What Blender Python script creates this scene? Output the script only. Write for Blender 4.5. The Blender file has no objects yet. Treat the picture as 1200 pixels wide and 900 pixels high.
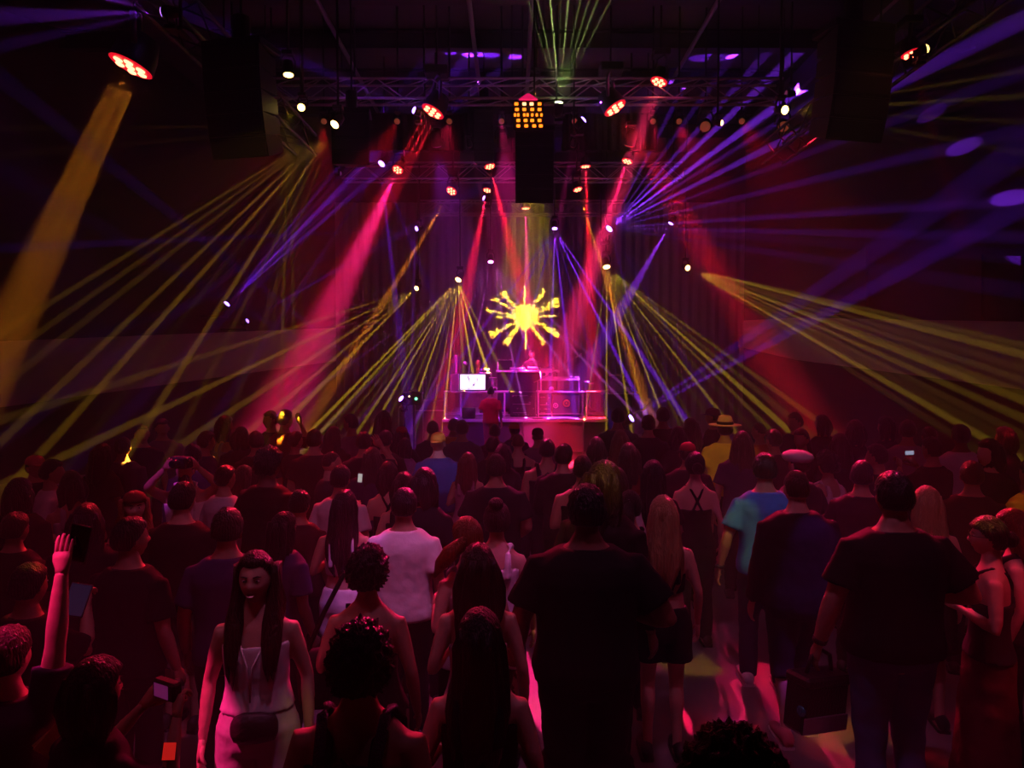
import bpy, bmesh, math, random
from mathutils import Vector, Matrix, noise
V = Vector
random.seed(7)
S = bpy.context.scene
C = S.collection
# ---------------------------------------------------------------- camera, world, exposure
F_PX, CAM_H, PITCH = 840.0, 2.5, math.atan(32 / 840.0)
cam = bpy.data.objects.new('camera', bpy.data.cameras.new('camera'))
C.objects.link(cam)
cam.location = (0, 0, CAM_H)
cam.rotation_euler = (math.pi / 2 - PITCH, 0, 0)
cam.data.sensor_width = 36
cam.data.lens = F_PX * 36 / 1200
cam.data.clip_start = 0.05
S.camera = cam
world = bpy.data.worlds.new('dark_world')
S.world = world
world.use_nodes = True
world.node_tree.nodes['Background'].inputs[0].default_value = (0, 0, 0, 1)
S.view_settings.view_transform = 'Standard'
S.view_settings.look = 'None'
S.view_settings.gamma = 1
S.view_settings.use_curve_mapping = False
S.view_settings.exposure = 0.0
S.cycles.use_light_tree = True
S.cycles.max_bounces = 4
S.cycles.diffuse_bounces = 2
S.cycles.volume_bounces = 0
S.cycles.sample_clamp_indirect = 2.0
HAZE_DENSITY = 0.0145   # theatrical haze fills the whole hall
hz = world.node_tree.nodes.new('ShaderNodeVolumeScatter')
hz.inputs['Density'].default_value = HAZE_DENSITY
hz.inputs['Anisotropy'].default_value = -.25
world.node_tree.links.new(hz.outputs[0], world.node_tree.nodes['World Output'].inputs['Volume'])


def P(px, py, d):
    """world point seen at pixel (px,py) of the 1200x900 frame, at distance d in front of the camera"""
    x = (px - 600) / F_PX
    z = (450 - py) / F_PX
    cy, sy = math.cos(PITCH), math.sin(PITCH)
    dy, dz = cy + z * sy, -sy + z * cy
    k = d / dy
    return V((x * k, d, CAM_H + dz * k))


# ---------------------------------------------------------------- stage washes and added overhead fill lamps, their fixtures are built further down
RED, MAG, PUR, YEL, ORA, GRN = (1, .01, .03), (1, .015, .22), (.22, .02, 1), (1, .62, .02), (1, .27, .012), (.75, .95, .25)
PINK = (1, .12, .42)


def spot_light(name, loc, target, ang, power, color, blend=.25, soft=.02):
    l = bpy.data.lights.new(name, 'SPOT')
    l.energy = power
    l.color = color
    l.spot_size = math.radians(ang)
    l.spot_blend = blend
    l.shadow_soft_size = soft
    o = bpy.data.objects.new(name, l)
    C.objects.link(o)
    o.location = loc
    o.rotation_euler = (V(target) - V(loc)).to_track_quat('-Z', 'Y').to_euler()
    return o


WASH = [  # (fixture position, aim, cone, power, colour, label)
    ((-3.2, 2.2, 7.0), (-2.6, 5.0, 0), 66, 105, (1, .12, .30), 'added soft pink fill lamp over the raised pink-lit arm'),  # the pink lamps are added out of frame to fill the crowd from above
    ((3.4, 2.2, 7.0), (2.8, 5.2, 0), 66, 125, (1, .13, .34), 'added soft pink fill lamp over the big man with the bag'),
    ((0.2, 2.2, 7.0), (0.2, 5.6, 0), 60, 170, (1, .26, .72), 'added soft pink fill lamp over the middle of the dance floor'),
    ((-4.6, 13.9, 6.9), (-2.6, 5.5, 1), 36, 650, RED, 'red crowd wash lamp at the truss end near the yellow ray cluster'),
    ((-3.0, 13.9, 6.9), (-0.8, 5.0, 1), 30, 800, (1, .012, .10), 'crimson crowd wash lamp next to the small side speaker column'),
    ((3.7, 13.9, 6.9), (1.2, 4.8, 1), 30, 800, (1, .012, .14), 'crimson crowd wash lamp next to the small crimson-beam light'),
    ((5.2, 13.9, 6.9), (3.4, 4.6, 1), 36, 650, RED, 'red crowd wash lamp at the truss end amid the violet rays'),
    ((-0.2, 15.5, 7.0), (0.45, 20.2, 1.7), 40, 2200, (1, .02, .40), 'magenta stage wash lamp between the two valance drapes'),
    ((2.5, 15.5, 7.0), (1.0, 18.0, .2), 24, 2600, (1, .02, .12), 'crimson stage wash lamp aimed at the stage front panel'),
    ((-1.6, 15.5, 7.0), (-0.8, 19.2, 1), 36, 1700, (.5, .03, 1), 'violet stage wash lamp beside the narrow side speaker column'),
]
ADDED_SPOTS = [  # (fixture position, target pixel and distance, cone, power, colour): added spots that brighten chosen people, floor patches, booth and trusses
    ((-1.0, 2.2, 7.1), (850, 535, 8.6), 5, 600, (1, .62, .03)), ((2.2, 2.2, 7.1), (806, 776, 5.85), 4.5, 1000, (1, .6, .03)),
    ((1.2, 2.2, 7.1), (640, 850, 4.85), 5, 600, (1, .55, .03)), ((4.2, 2.2, 7.1), (985, 868, 4.68), 4.2, 900, (1, .6, .03)),
    ((-4.3, 1.6, 7.1), (62, 705, 2.85), 6.5, 4200, (1, .015, .2)), ((3.0, 2.2, 7.1), (885, 845, 4.95), 4, 1300, (.4, .05, 1)),
    ((4.4, 2.2, 7.1), (1150, 700, 4.0), 7, 700, (1, .02, .06)), ((-1.6, 1.2, 7.1), (300, 720, 3.1), 9, 40, (1, .35, .6)),
    ((-0.2, 1.2, 7.1), (352, 835, 3.1), 1.6, 160, (1, .6, .03)), ((0.6, 2.2, 7.1), (513, 540, 7.8), 5, 700, (.7, .4, 1)),
    ((2.6, 1.2, 7.1), (884, 600, 5.3), 4.5, 150, (.5, .6, 1)), ((-3.6, 2.2, 7.1), (215, 570, 6.6), 6, 900, (.8, .06, 1)),
    ((-4.0, 2.2, 7.1), (158, 590, 5.4), 4, 800, (1, .03, .03)), ((4.0, 1.2, 7.1), (1204, 566, 5.4), 2.5, 350, (1, .5, .03)),
    ((0.0, 3.0, 7.1), (480, 625, 4.7), 8, 420, (1, .2, .75)), ((0.8, 3.0, 7.1), (585, 640, 4.4), 6, 380, (1, .1, .7)), ((-0.4, 3.0, 7.1), (400, 690, 4.6), 5, 420, (.8, .15, 1)),
    ((1.3, 15.5, 7.0), (624, 425, 20.9), 6, 7000, (1, .03, .35)), ((-0.9, 15.5, 7.0), (612, 425, 20.9), 6, 5000, (1, .05, .3)),
    ((-2.2, 13.9, 7.0), (215, 610, 4.8), 13, 5798, RED), ((-1.2, 13.9, 7.0), (420, 660, 3.6), 13, 5798, (1, .012, .08)),
    ((0.2, 13.9, 7.0), (570, 640, 4.0), 12, 6139, (1, .012, .16)), ((1.2, 13.9, 7.0), (790, 640, 4.5), 12, 7163, (1, .012, .14)),
    ((3.2, 13.9, 7.0), (960, 640, 4.6), 13, 7163, (1, .012, .12)), ((4.4, 13.9, 7.0), (1150, 640, 4.0), 13, 6139, RED),
    ((-0.2, 13.9, 7.0), (640, 545, 7.0), 12, 6139, (1, .02, .2)), ((2.7, 13.9, 7.0), (830, 545, 6.5), 12, 5115, (1, .012, .1)),
    ((-3.6, 13.9, 7.0), (370, 540, 7.0), 13, 5115, RED),
    ((-4.9, 13.0, 7.2), (640, 112, 13.6), 16, 260, (.35, .05, 1)), ((4.9, 13.0, 7.2), (560, 112, 13.6), 16, 260, (1, .05, .35)),
    ((-4.4, 18.6, 7.2), (640, 206, 19.35), 16, 200, (.5, .05, .8)), ((4.4, 18.6, 7.2), (560, 206, 19.35), 16, 200, (1, .05, .3)),
]


# ---------------------------------------------------------------- mesh helpers
class MB:
    def __init__(self):
        self.v, self.f, self.m, self.mi = [], [], [], 0

    def add(self, vs, fs):
        b = len(self.v)
        self.v += [tuple(p) for p in vs]
        for f in fs:
            self.f.append(tuple(b + i for i in f))
            self.m.append(self.mi)

    def box(self, lo, hi, mat=None):
        lo, hi = V(lo), V(hi)
        vs = [V((x, y, z)) for x in (lo.x, hi.x) for y in (lo.y, hi.y) for z in (lo.z, hi.z)]
        if mat:
            vs = [mat @ p for p in vs]
        self.add(vs, [(0, 1, 3, 2), (4, 6, 7, 5), (0, 4, 5, 1), (2, 3, 7, 6), (0, 2, 6, 4), (1, 5, 7, 3)])

    def bbox(self, lo, hi, b=.01, mat=None):
        """box with chamfered vertical and horizontal edges"""
        lo, hi = V(lo), V(hi)
        c, h = (lo + hi) / 2, (hi - lo) / 2
        b = min(b, min(h) * .6)
        vs, idx = [], {}
        for sx in (-1, 1):
            for sy in (-1, 1):
                for sz in (-1, 1):
                    for a in range(3):
                        p = V((sx * (h.x - b), sy * (h.y - b), sz * (h.z - b)))
                        p[a] = (sx, sy, sz)[a] * h[a]
                        idx[(sx, sy, sz, a)] = len(vs)
                        vs.append(c + p)
        fs = []
        for a in range(3):
            u, w = (a + 1) % 3, (a + 2) % 3
            for s in (-1, 1):
                q = []
                for (su, sw) in ((-1, -1), (1, -1), (1, 1), (-1, 1)):
                    k = [0, 0, 0]; k[a] = s; k[u] = su; k[w] = sw
                    q.append(idx[(*k, a)])
                fs.append(q if s > 0 else q[::-1])
        for a in range(3):  # edges along axis a
            u, w = (a + 1) % 3, (a + 2) % 3
            for su in (-1, 1):
                for sw in (-1, 1):
                    def g(sa, ax):
                        k = [0, 0, 0]; k[a] = sa; k[u] = su; k[w] = sw
                        return idx[(*k, ax)]
                    q = [g(-1, u), g(1, u), g(1, w), g(-1, w)]
                    fs.append(q if su * sw < 0 else q[::-1])
        for sx in (-1, 1):
            for sy in (-1, 1):
                for sz in (-1, 1):
                    q = [idx[(sx, sy, sz, a)] for a in range(3)]
                    fs.append(q if sx * sy * sz > 0 else q[::-1])
        if mat:
            vs = [mat @ p for p in vs]
        self.add(vs, fs)

    def loft(self, rings, cap=True):
        n = len(rings[0])
        vs = [p for r in rings for p in r]
        fs = []
        for i in range(len(rings) - 1):
            for j in range(n):
                k = (j + 1) % n
                fs.append((i * n + j, i * n + k, (i + 1) * n + k, (i + 1) * n + j))
        if cap:
            fs.append(tuple(range(n))[::-1])
            fs.append(tuple((len(rings) - 1) * n + j for j in range(n)))
        self.add(vs, fs)

    def tube(self, pts, rad, n=8, ref=None, flat=1.0, round_end=False):
        pts = [V(p) for p in pts]
        if not isinstance(rad, (list, tuple)):
            rad = [rad] * len(pts)
        if round_end:
            d0 = (pts[0] - pts[1]).normalized(); d1 = (pts[-1] - pts[-2]).normalized()
            pts = [pts[0] + d0 * rad[0] * .7] + pts + [pts[-1] + d1 * rad[-1] * .7]
            rad = [rad[0] * .5] + list(rad) + [rad[-1] * .5]
        rings = []
        for i, p in enumerate(pts):
            t = (pts[min(i + 1, len(pts) - 1)] - pts[max(i - 1, 0)]).normalized()
            r = V(ref) if ref else (V((0, 1, 0)) if abs(t.y) < .8 else V((0, 0, 1)))
            a = t.cross(r).normalized(); b = a.cross(t)
            rings.append([p + a * math.cos(w) * rad[i] + b * math.sin(w) * rad[i] * flat
                          for w in (2 * math.pi * j / n for j in range(n))])
        # keep outward winding
        rings = [r[::-1] for r in rings]
        self.loft(rings)

    def lathe(self, prof, n=16, mat=None):
        rings = [[V((r * math.cos(2 * math.pi * j / n), r * math.sin(2 * math.pi * j / n), z)) for j in range(n)] for r, z in prof]
        if mat:
            rings = [[mat @ p for p in r] for r in rings]
        self.loft(rings)

    def ball(self, c, r, n=10, m=7):
        c = V(c)
        r = V(r) if isinstance(r, (tuple, list, Vector)) else V((r, r, r))
        rings = []
        for i in range(m + 1):
            t = math.pi * (i + .15) / (m + .3) - math.pi / 2
            rings.append([c + V((r.x * math.cos(t) * math.cos(2 * math.pi * j / n), r.y * math.cos(t) * math.sin(2 * math.pi * j / n), r.z * math.sin(t))) for j in range(n)])
        self.loft(rings)

    def mesh(self, name):
        me = bpy.data.meshes.new(name)
        me.from_pydata(self.v, [], self.f)
        if any(self.m):
            me.polygons.foreach_set('material_index', self.m)
        return me

    def build(self, name, mat, parent=None, smooth=False, **tags):
        return obj(name, self.mesh(name), mat, parent, smooth, **tags)


def obj(name, me, mat=None, parent=None, smooth=False, **tags):
    o = bpy.data.objects.new(name, me)
    C.objects.link(o)
    if mat:
        for m in (mat if isinstance(mat, (list, tuple)) else [mat]):
            me.materials.append(m)
    if smooth:
        me.polygons.foreach_set('use_smooth', [True] * len(me.polygons))
    if parent:
        o.parent = parent
    for k, v in tags.items():
        o[k] = v
    return o


def thing(name, label, cat, loc=(0, 0, 0), rotz=0, group=None):
    o = bpy.data.objects.new(name, None)
    C.objects.link(o)
    o.location = loc
    o.rotation_euler = (0, 0, rotz)
    o.empty_display_size = .1
    o['label'] = label
    o['category'] = cat
    if group:
        o['group'] = group
    return o


def part(parent, name, mb, mat, smooth=False, world_space=False, **tags):
    o = mb.build(name, mat, parent, smooth, **tags)
    if world_space:
        o.matrix_parent_inverse = parent_matrix(parent).inverted()
    return o


def parent_matrix(p):
    return Matrix.Translation(p.location) @ p.rotation_euler.to_matrix().to_4x4() @ Matrix.Diagonal((*p.scale, 1))


# ---------------------------------------------------------------- materials
MATS = {}


def mat(name, color, rough=.7, metal=0., bump=0., bscale=40., var=.15, emit=None, strength=0., spec=.5, stretch=None, sheen=0.):
    if name in MATS:
        return MATS[name]
    m = bpy.data.materials.new(name)
    m.use_nodes = True
    nt = m.node_tree
    b = nt.nodes['Principled BSDF']
    b.inputs['Roughness'].default_value = rough
    b.inputs['Metallic'].default_value = metal
    b.inputs['Specular IOR Level'].default_value = spec
    if sheen:
        b.inputs['Sheen Weight'].default_value = sheen
    tc = nt.nodes.new('ShaderNodeTexCoord')
    nz = nt.nodes.new('ShaderNodeTexNoise')
    nz.inputs['Scale'].default_value = bscale
    nz.inputs['Detail'].default_value = 3
    if stretch:
        mp = nt.nodes.new('ShaderNodeMapping')
        mp.inputs['Scale'].default_value = stretch
        nt.links.new(tc.outputs['Object'], mp.inputs[0])
        nt.links.new(mp.outputs[0], nz.inputs['Vector'])
    else:
        nt.links.new(tc.outputs['Object'], nz.inputs['Vector'])
    mx = nt.nodes.new('ShaderNodeMix')
    mx.data_type = 'RGBA'
    mx.inputs[6].default_value = (*[c * (1 - var) for c in color], 1)
    mx.inputs[7].default_value = (*[min(1, c * (1 + var)) for c in color], 1)
    nt.links.new(nz.outputs['Fac'], mx.inputs[0])
    nt.links.new(mx.outputs[2], b.inputs['Base Color'])
    if bump:
        bp = nt.nodes.new('ShaderNodeBump')
        bp.inputs['Strength'].default_value = bump
        bp.inputs['Distance'].default_value = .02
        nt.links.new(nz.outputs['Fac'], bp.inputs['Height'])
        nt.links.new(bp.outputs[0], b.inputs['Normal'])
    if emit:
        b.inputs['Emission Color'].default_value = (*emit, 1)
        b.inputs['Emission Strength'].default_value = strength
    MATS[name] = m
    return m


def cloth(color, rough=.85):
    return mat('cloth_%02x%02x%02x' % tuple(int(c * 255) for c in color), color, rough, bump=.32, bscale=9, var=.2, spec=.2)


BLACKM = mat('black_metal', (.012, .012, .013), .45, .3, var=.3)
BLACKP = mat('black_plastic', (.011, .011, .012), .5, var=.3)
STEEL = mat('truss_steel', (.5, .48, .5), .35, .35, var=.1)
DARKSTEEL = mat('dark_steel', (.05, .05, .055), .4, .7)
WHITEP = mat('white_paint', (.7, .68, .7), .4)
CHROME = mat('chrome', (.6, .6, .62), .2, 1.)
# ---------------------------------------------------------------- room
FLOORM = mat('polished_concrete', (.16, .14, .14), .38, bump=.12, bscale=2.2, var=.35)
WALLM = mat('black_wall_paint', (.016, .014, .015), .8, bump=.1, bscale=6, var=.3)
BANDM = mat('pale_plaster_band', (.42, .36, .34), .8, bump=.1, bscale=8, var=.1)
PANELM = mat('dark_felt_panel', (.03, .026, .034), .95, bump=.3, bscale=60)
CEILM = mat('ceiling_deck', (.06, .055, .065), .7, bump=.2, bscale=3, var=.3)
DRAPEM = mat('plum_drape', (.36, .33, .38), .9, bump=.4, bscale=1.5, stretch=(14, 14, .4), var=.3)
CEIL = 9.2
b = MB(); b.box((-13.5, -3, -.12), (13.5, 25, 0)); b.build('floor', FLOORM, kind='structure')
b = MB(); b.box((-13.5, -3, CEIL), (13.5, 25, CEIL + .15)); ceiling = b.build('ceiling', CEILM, kind='structure')
for y in (5, 7, 9, 11, 13, 15, 17, 19, 21):   # roof joists
    b = MB()
    b.box((-13.4, y - .11, CEIL - .06), (13.4, y + .11, CEIL - .02)); b.box((-13.4, y - .02, CEIL - .36), (13.4, y + .02, CEIL - .06))
    b.box((-13.4, y - .11, CEIL - .40), (13.4, y + .11, CEIL - .36))
    part(ceiling, 'joist', b, mat('joist_paint', (.03, .028, .034), .5, .3))
for x in (-3.4, -.75, .35, 3.6):               # services along the roof
    b = MB(); b.tube([(x, 3, CEIL - .5), (x, 23, CEIL - .5)], .045, 8); part(ceiling, 'conduit', b, STEEL, True)
for x, w in ((-6.2, .5), (6.6, .45)):
    b = MB(); b.bbox((x - w, 3, CEIL - 1.0), (x + w, 23, CEIL - .46), .04); part(ceiling, 'air_duct', b, mat('duct_paint', (.05, .05, .055), .45, .4))


def wall_strip(name, pts, z0, z1, m, th=.15, **k):
    """vertical wall along plan points; z0/z1 lists give bottom/top height at each point"""
    n = len(pts)
    vs, fs = [], []
    for i, (x, y) in enumerate(pts):
        a = V(pts[max(i - 1, 0)]); c = V(pts[min(i + 1, n - 1)])
        t = (c - a).normalized(); nn = V((-t.y, t.x)) * th
        vs += [(x, y, z0[i]), (x, y, z1[i]), (x + nn.x, y + nn.y, z1[i]), (x + nn.x, y + nn.y, z0[i])]
    for i in range(n - 1):
        for j in range(4):
            fs.append((i * 4 + j, i * 4 + (j + 1) % 4, i * 4 + 4 + (j + 1) % 4, i * 4 + 4 + j))
    fs += [(3, 2, 1, 0), tuple((n - 1) * 4 + j for j in range(4))]
    mb = MB(); mb.add(vs, fs)
    return mb.build(name, m, **k)


LW = [(-13, -2.9), (-12.6, 6), (-10, 14), (-4.9, 20), (-5.2, 20.6), (-9.5, 21), (-9.5, 24)]
RW = [(13, -2.9), (12.6, 6), (10, 14), (6.45, 20), (6.9, 20.6), (10, 21), (10, 24)]
wall_left = wall_strip('wall_left', LW, [0] * 7, [CEIL] * 7, WALLM, .15, kind='structure')
wall_right = wall_strip('wall_right', RW, [0] * 7, [CEIL] * 7, WALLM, -.15, kind='structure')
b = MB(); b.box((-9.6, 23.8, 0), (10.1, 24, CEIL)); b.build('wall_back', WALLM, kind='structure')
b = MB(); b.box((-13.2, -3, 0), (13.2, -2.85, CEIL)); b.build('wall_front', WALLM, kind='structure')


def off(p, d):
    return (p[0] + d, p[1] - .06)


wall_strip('trim_1', [(-12.5, 6.2), (-9.93, 13.95), (-4.88, 19.9)], [.9, 1.52, 2.38], [1.9, 2.80, 3.30], BANDM, .06, kind='structure')
wall_strip('trim_2', [(12.5, 6.2), (9.93, 13.95), (7.3, 18.45), (6.40, 19.9)], [1.1, 1.86, 2.42, 2.75], [2.3, 3.18, 3.50, 3.50], BANDM, -.06, kind='structure')
for px0, px1, py0, py1 in ((1032, 1150, 298, 374), (1156, 1196, 300, 372), (905, 1015, 290, 360)):   # felt panels on the side wall
    q = []
    for px, py in ((px0, py1), (px1, py1), (px1, py0), (px0, py0)):
        k = (px - 600) / F_PX                   # meet the wall plane
        t = (k * 14 - 10) / (6.45 - 10 - k * 6)
        q.append(P(px, py, 14 + 6 * t - .12))
    d = V((.86, .5, 0)) * .07
    b = MB(); b.add(q + [p + d for p in q], [(0, 1, 2, 3), (7, 6, 5, 4), (0, 4, 5, 1), (1, 5, 6, 2), (2, 6, 7, 3), (3, 7, 4, 0)])
    part(wall_right, 'acoustic_panel', b, PANELM)


def pleated(name, x0, x1, y, z0, z1, m, folds, amp, **k):
    n = folds * 6
    mb = MB(); vs, fs = [], []
    for i in range(n + 1):
        t = i / n
        x = x0 + (x1 - x0) * t
        yy = y + amp * math.sin(t * folds * 2 * math.pi) + amp * .4 * math.sin(t * folds * 5.3)
        vs += [(x, yy, z0), (x, yy, z1), (x, yy + .03, z1), (x, yy + .03, z0)]
    for i in range(n):
        for j in range(4):
            fs.append((i * 4 + j, i * 4 + (j + 1) % 4, i * 4 + 4 + (j + 1) % 4, i * 4 + 4 + j))
    fs += [(3, 2, 1, 0), tuple(n * 4 + j for j in range(4))]
    mb.add(vs, fs)
    return mb.build(name, m, smooth=False, **k)


pleated('stage_backdrop', -6.5, 7.5, 23.0, 0, 7.4, DRAPEM, 46, .035, label='tall dark pleated backdrop curtain behind the booth, lit by a yellow burst', category='curtain')
BORDM = mat('black_velour', (.012, .011, .013), .95, bump=.3, bscale=1.5, stretch=(14, 14, .4))
pleated('valance_drape', -3.95, -.75, 16.0, 7.05, 7.85, BORDM, 14, .03, label='short black valance drape hanging beside the round-cornered side speaker column', category='curtain')
pleated('valance_drape', 1.1, 3.2, 16.0, 7.05, 7.85, BORDM, 10, .03, label='short black valance drape hanging behind the hanging centre speaker column', category='curtain')


for o_ in [o_ for o_ in bpy.data.objects if o_.name.startswith('valance_drape')]:
    x0, x1 = o_.data.vertices[0].co.x, o_.data.vertices[-1].co.x
    b = MB(); b.tube([(x0, 16.03, 7.85), (x1, 16.03, 7.85)], .025, 8); part(o_, 'top_pipe', b, BLACKM, True)
    for x in (x0 + .2, x1 - .2):
        b = MB(); b.tube([(x, 16.03, 7.85), (x, 16.03, CEIL - .01)], .012, 6); part(o_, 'hanging_cable', b, BLACKM)
# ---------------------------------------------------------------- trusses
BRACE = {}


def truss(label, p0, p1, size=.36, step=.5, group=None, steel=None):
    p0, p1 = V(p0), V(p1)
    L = (p1 - p0).length
    t = thing('lighting_truss', label, 'truss', p0, 0, group)
    ux = (p1 - p0).normalized()
    up = V((0, 0, 1)) if abs(ux.z) < .9 else V((0, 1, 0))
    uy = up.cross(ux).normalized(); uz = ux.cross(uy)
    R = Matrix((ux, uy, uz)).transposed()
    t.rotation_euler = R.to_euler()
    h = size / 2
    cb = MB(); cb.tube([(0, 0, 0), (L, 0, 0)], .026, 8)
    cm = cb.mesh('chord')
    cm.materials.append(steel or STEEL)
    for sy in (-1, 1):
        for sz in (-1, 1):
            o = obj('chord', cm, None, t); o.location = (0, sy * h, sz * h)
    key = (size, step, steel is None)
    if key not in BRACE:
        b = MB(); b.tube([(0, 0, -h), (step, 0, h)], .012, 6); BRACE[key] = b.mesh('brace'); BRACE[key].materials.append(steel or STEEL)
    n = int(L / step)
    for i in range(n):
        for k in range(4):
            o = obj('brace', BRACE[key], None, t)
            fl = 1 if i % 2 == 0 else -1
            if k < 2:
                o.location = (i * step + (0 if fl > 0 else step), (-h, h)[k], 0)
                o.rotation_euler = (0, 0, 0 if fl > 0 else math.pi)
            else:
                o.location = (i * step + (0 if fl > 0 else step), 0, (-h, h)[k - 2])
                o.rotation_euler = (math.pi / 2, 0, 0 if fl > 0 else math.pi)
    for f in (.04, .5, .96):
        b = MB(); b.tube([(L * f, 0, h), (L * f, 0, CEIL - .01 - p0.z)], .012, 6); part(t, 'hanging_cable', b, BLACKM)
    return t


truss('silver box truss carrying the large red wash lights across the room', (-5.0, 13.6, 7.45), (5.0, 13.6, 7.45))
truss('silver box truss above the stage front carrying the small red lights', (-4.5, 19.35, 7.42), (4.5, 19.35, 7.42), .42)
truss('lower silver box truss over the booth, just below the small red lights', (-2.6, 20.7, 6.75), (3.2, 20.7, 6.75), .36)
truss('box truss running along the room over the audience beside the big orange beam', (-3.75, 5.8, 6.35), (-3.75, 13.2, 6.35), .36, steel=DARKSTEEL)
truss('box truss running along the room over the audience on the violet beam side', (4.75, 5.6, 6.2), (4.75, 13.2, 6.2), .36, steel=DARKSTEEL)
for y, z in ((2.2, 7.75),):  # truss added out of frame to carry the pink fill lamps
    truss('added unseen box truss with the soft pink fill lamps over the middle of the dance floor', (-4.5, y, z), (4.5, y, z), .36)


# ---------------------------------------------------------------- hanging line arrays
def line_array(label, top, w, h, dep, n, splay0, splay1, yaw, group):
    """n tapered cabinets hung from a bumper frame, curving like a J"""
    t = thing('line_array_speaker', label, 'speaker', top, yaw, group)
    b = MB(); b.bbox((-w * .52, -dep * .5, 0), (w * .52, -dep * .5 + .06, .08)); b.bbox((-w * .52, dep * .5 - .06, 0), (w * .52, dep * .5, .08))
    b.bbox((-w * .52, -dep * .5, 0), (-w * .42, dep * .5, .08)); b.bbox((w * .42, -dep * .5, 0), (w * .52, dep * .5, .08))
    part(t, 'bumper_frame', b, BLACKM)
    b = MB(); b.lathe([(.05, 0), (.1, .02), (.1, .32), (.04, .36)], 12); b.tube([(0, 0, .3), (0, 0, CEIL - .1 - top.z)], .015, 6)
    o = part(t, 'chain_hoist', b, BLACKM); o.location = (0, 0, .08)
    pos = V((0, -dep * .5, -.01)); ang = 0
    m = None
    for i in range(n):
        ang = splay0 + (splay1 - splay0) * (i / max(1, n - 1)) ** 1.5
        if m is None:
            mb = MB()
            tp = .14 * h
            vs = [(-w / 2, 0, 0), (w / 2, 0, 0), (w / 2, 0, -h), (-w / 2, 0, -h), (-w / 2 * .82, dep, -tp), (w / 2 * .82, dep, -tp), (w / 2 * .82, dep, -h + tp), (-w / 2 * .82, dep, -h + tp)]
            mb.add(vs, [(0, 1, 2, 3), (7, 6, 5, 4), (0, 4, 5, 1), (1, 5, 6, 2), (2, 6, 7, 3), (3, 7, 4, 0)])
            m = mb.mesh('cabinet'); m.materials.append(BLACKP)
            g = MB(); g.bbox((-w * .47, -.022, -h + .02), (w * .47, .002, -.02), .01); gm = g.mesh('grille'); gm.materials.append(mat('speaker_grille', (.008, .008, .009), .6, .3, bump=.8, bscale=300))
        o = obj('cabinet', m, None, t); o.location = pos; o.rotation_euler = (ang, 0, 0)
        o2 = obj('grille', gm, None, o)
        pos = pos + V((0, math.sin(ang) * h * 1.02, -math.cos(ang) * h * 1.02))
    return t


line_array('black hanging speaker column edged with yellow light, by the orange beam', P(283, 62, 8.4), .72, .24, .45, 5, .05, .30, -.22, 'hanging speaker columns')
line_array('black hanging speaker column crossed by faint yellow rays near the violet beams', P(1000, 42, 8.4), .74, .24, .45, 5, .05, .30, .22, 'hanging speaker columns')
line_array('black centre speaker column hanging under the amber lamp matrix', P(626, 158, 11.2), .58, .21, .42, 5, .02, .16, 0, 'hanging speaker columns')
line_array('narrow black side speaker column hanging between the valance drapes', P(567, 122, 15.2), .40, .20, .40, 6, 0, .06, 0, 'hanging speaker columns')
line_array('small black side speaker column hanging next to the yellow ray cluster', P(412, 136, 12.4), .62, .21, .42, 4, .0, .1, .1, 'hanging speaker columns')

# amber blinder matrix above the centre speaker
t = thing('blinder_matrix', 'amber blinder panel with rows of glowing lamp cells above the centre speaker', 'stage light', P(619, 152, 11.0))
b = MB(); b.bbox((-.23, 0, 0), (.23, .12, .44)); part(t, 'housing', b, BLACKM)
AMB = mat('amber_cell', (1, .3, .03), .4, emit=(1, .20, .01), strength=2.6)
AMB2 = mat('amber_cell_hot', (1, .4, .2), .4, emit=(1, .32, .12), strength=5)
cellm = MB(); cellm.bbox((-.028, -.02, -.022), (.028, 0, .022), .006); cm_ = cellm.mesh('lamp_cell')
for r in range(5):
    xs = [(-.18, -.06, .05, .17), (-.17, -.06, .06, .17), (-.2, -.15, -.06, -.01, .06, .13, .2), (-.15, -.04, .06, .17), (-.15, -.03, .09, .19)][r]
    for k, x in enumerate(xs):
        o = obj('lamp_cell', cm_, None, t)
        if not cm_.materials:
            cm_.materials.append(AMB)
        o.location = (x, -.005, .38 - r * .082)
        o.scale = (.62 if len(xs) > 4 else 1, 1, 1)
        if r == 0 and k in (1, 2):
            o.material_slots[0].link = 'OBJECT'; o.material_slots[0].material = AMB2
b = MB(); b.add([(-.14, -.03, .45), (.14, -.03, .45), (.02, .05, .56), (-.02, .05, .56), (-.14, .08, .45), (.14, .08, .45)], [(0, 1, 2, 3), (1, 5, 2), (5, 4, 3, 2), (4, 0, 3), (0, 4, 5, 1)])
part(t, 'reflector_hood', b, mat('pink_glow_hood', (.8, .1, .35), .5, emit=(1, .01, .14), strength=.8))  # hood is given a pink glow of its own

# ---------------------------------------------------------------- moving lights
LENS = {}


def lens_mat(color, strength):
    k = (tuple(color), strength)
    if k not in LENS:
        hot = (1, .22, .10) if color[1] < .05 and color[0] > .9 else tuple(min(1, c * .8 + .12) for c in color)
        LENS[k] = mat('lamp_glow_%d' % len(LENS), tuple(min(1, c + .05) for c in color), .3, emit=hot, strength=strength)
    return LENS[k]


def frame_to(d):
    return V(d).to_track_quat('Z', 'Y').to_matrix().to_4x4()


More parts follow.
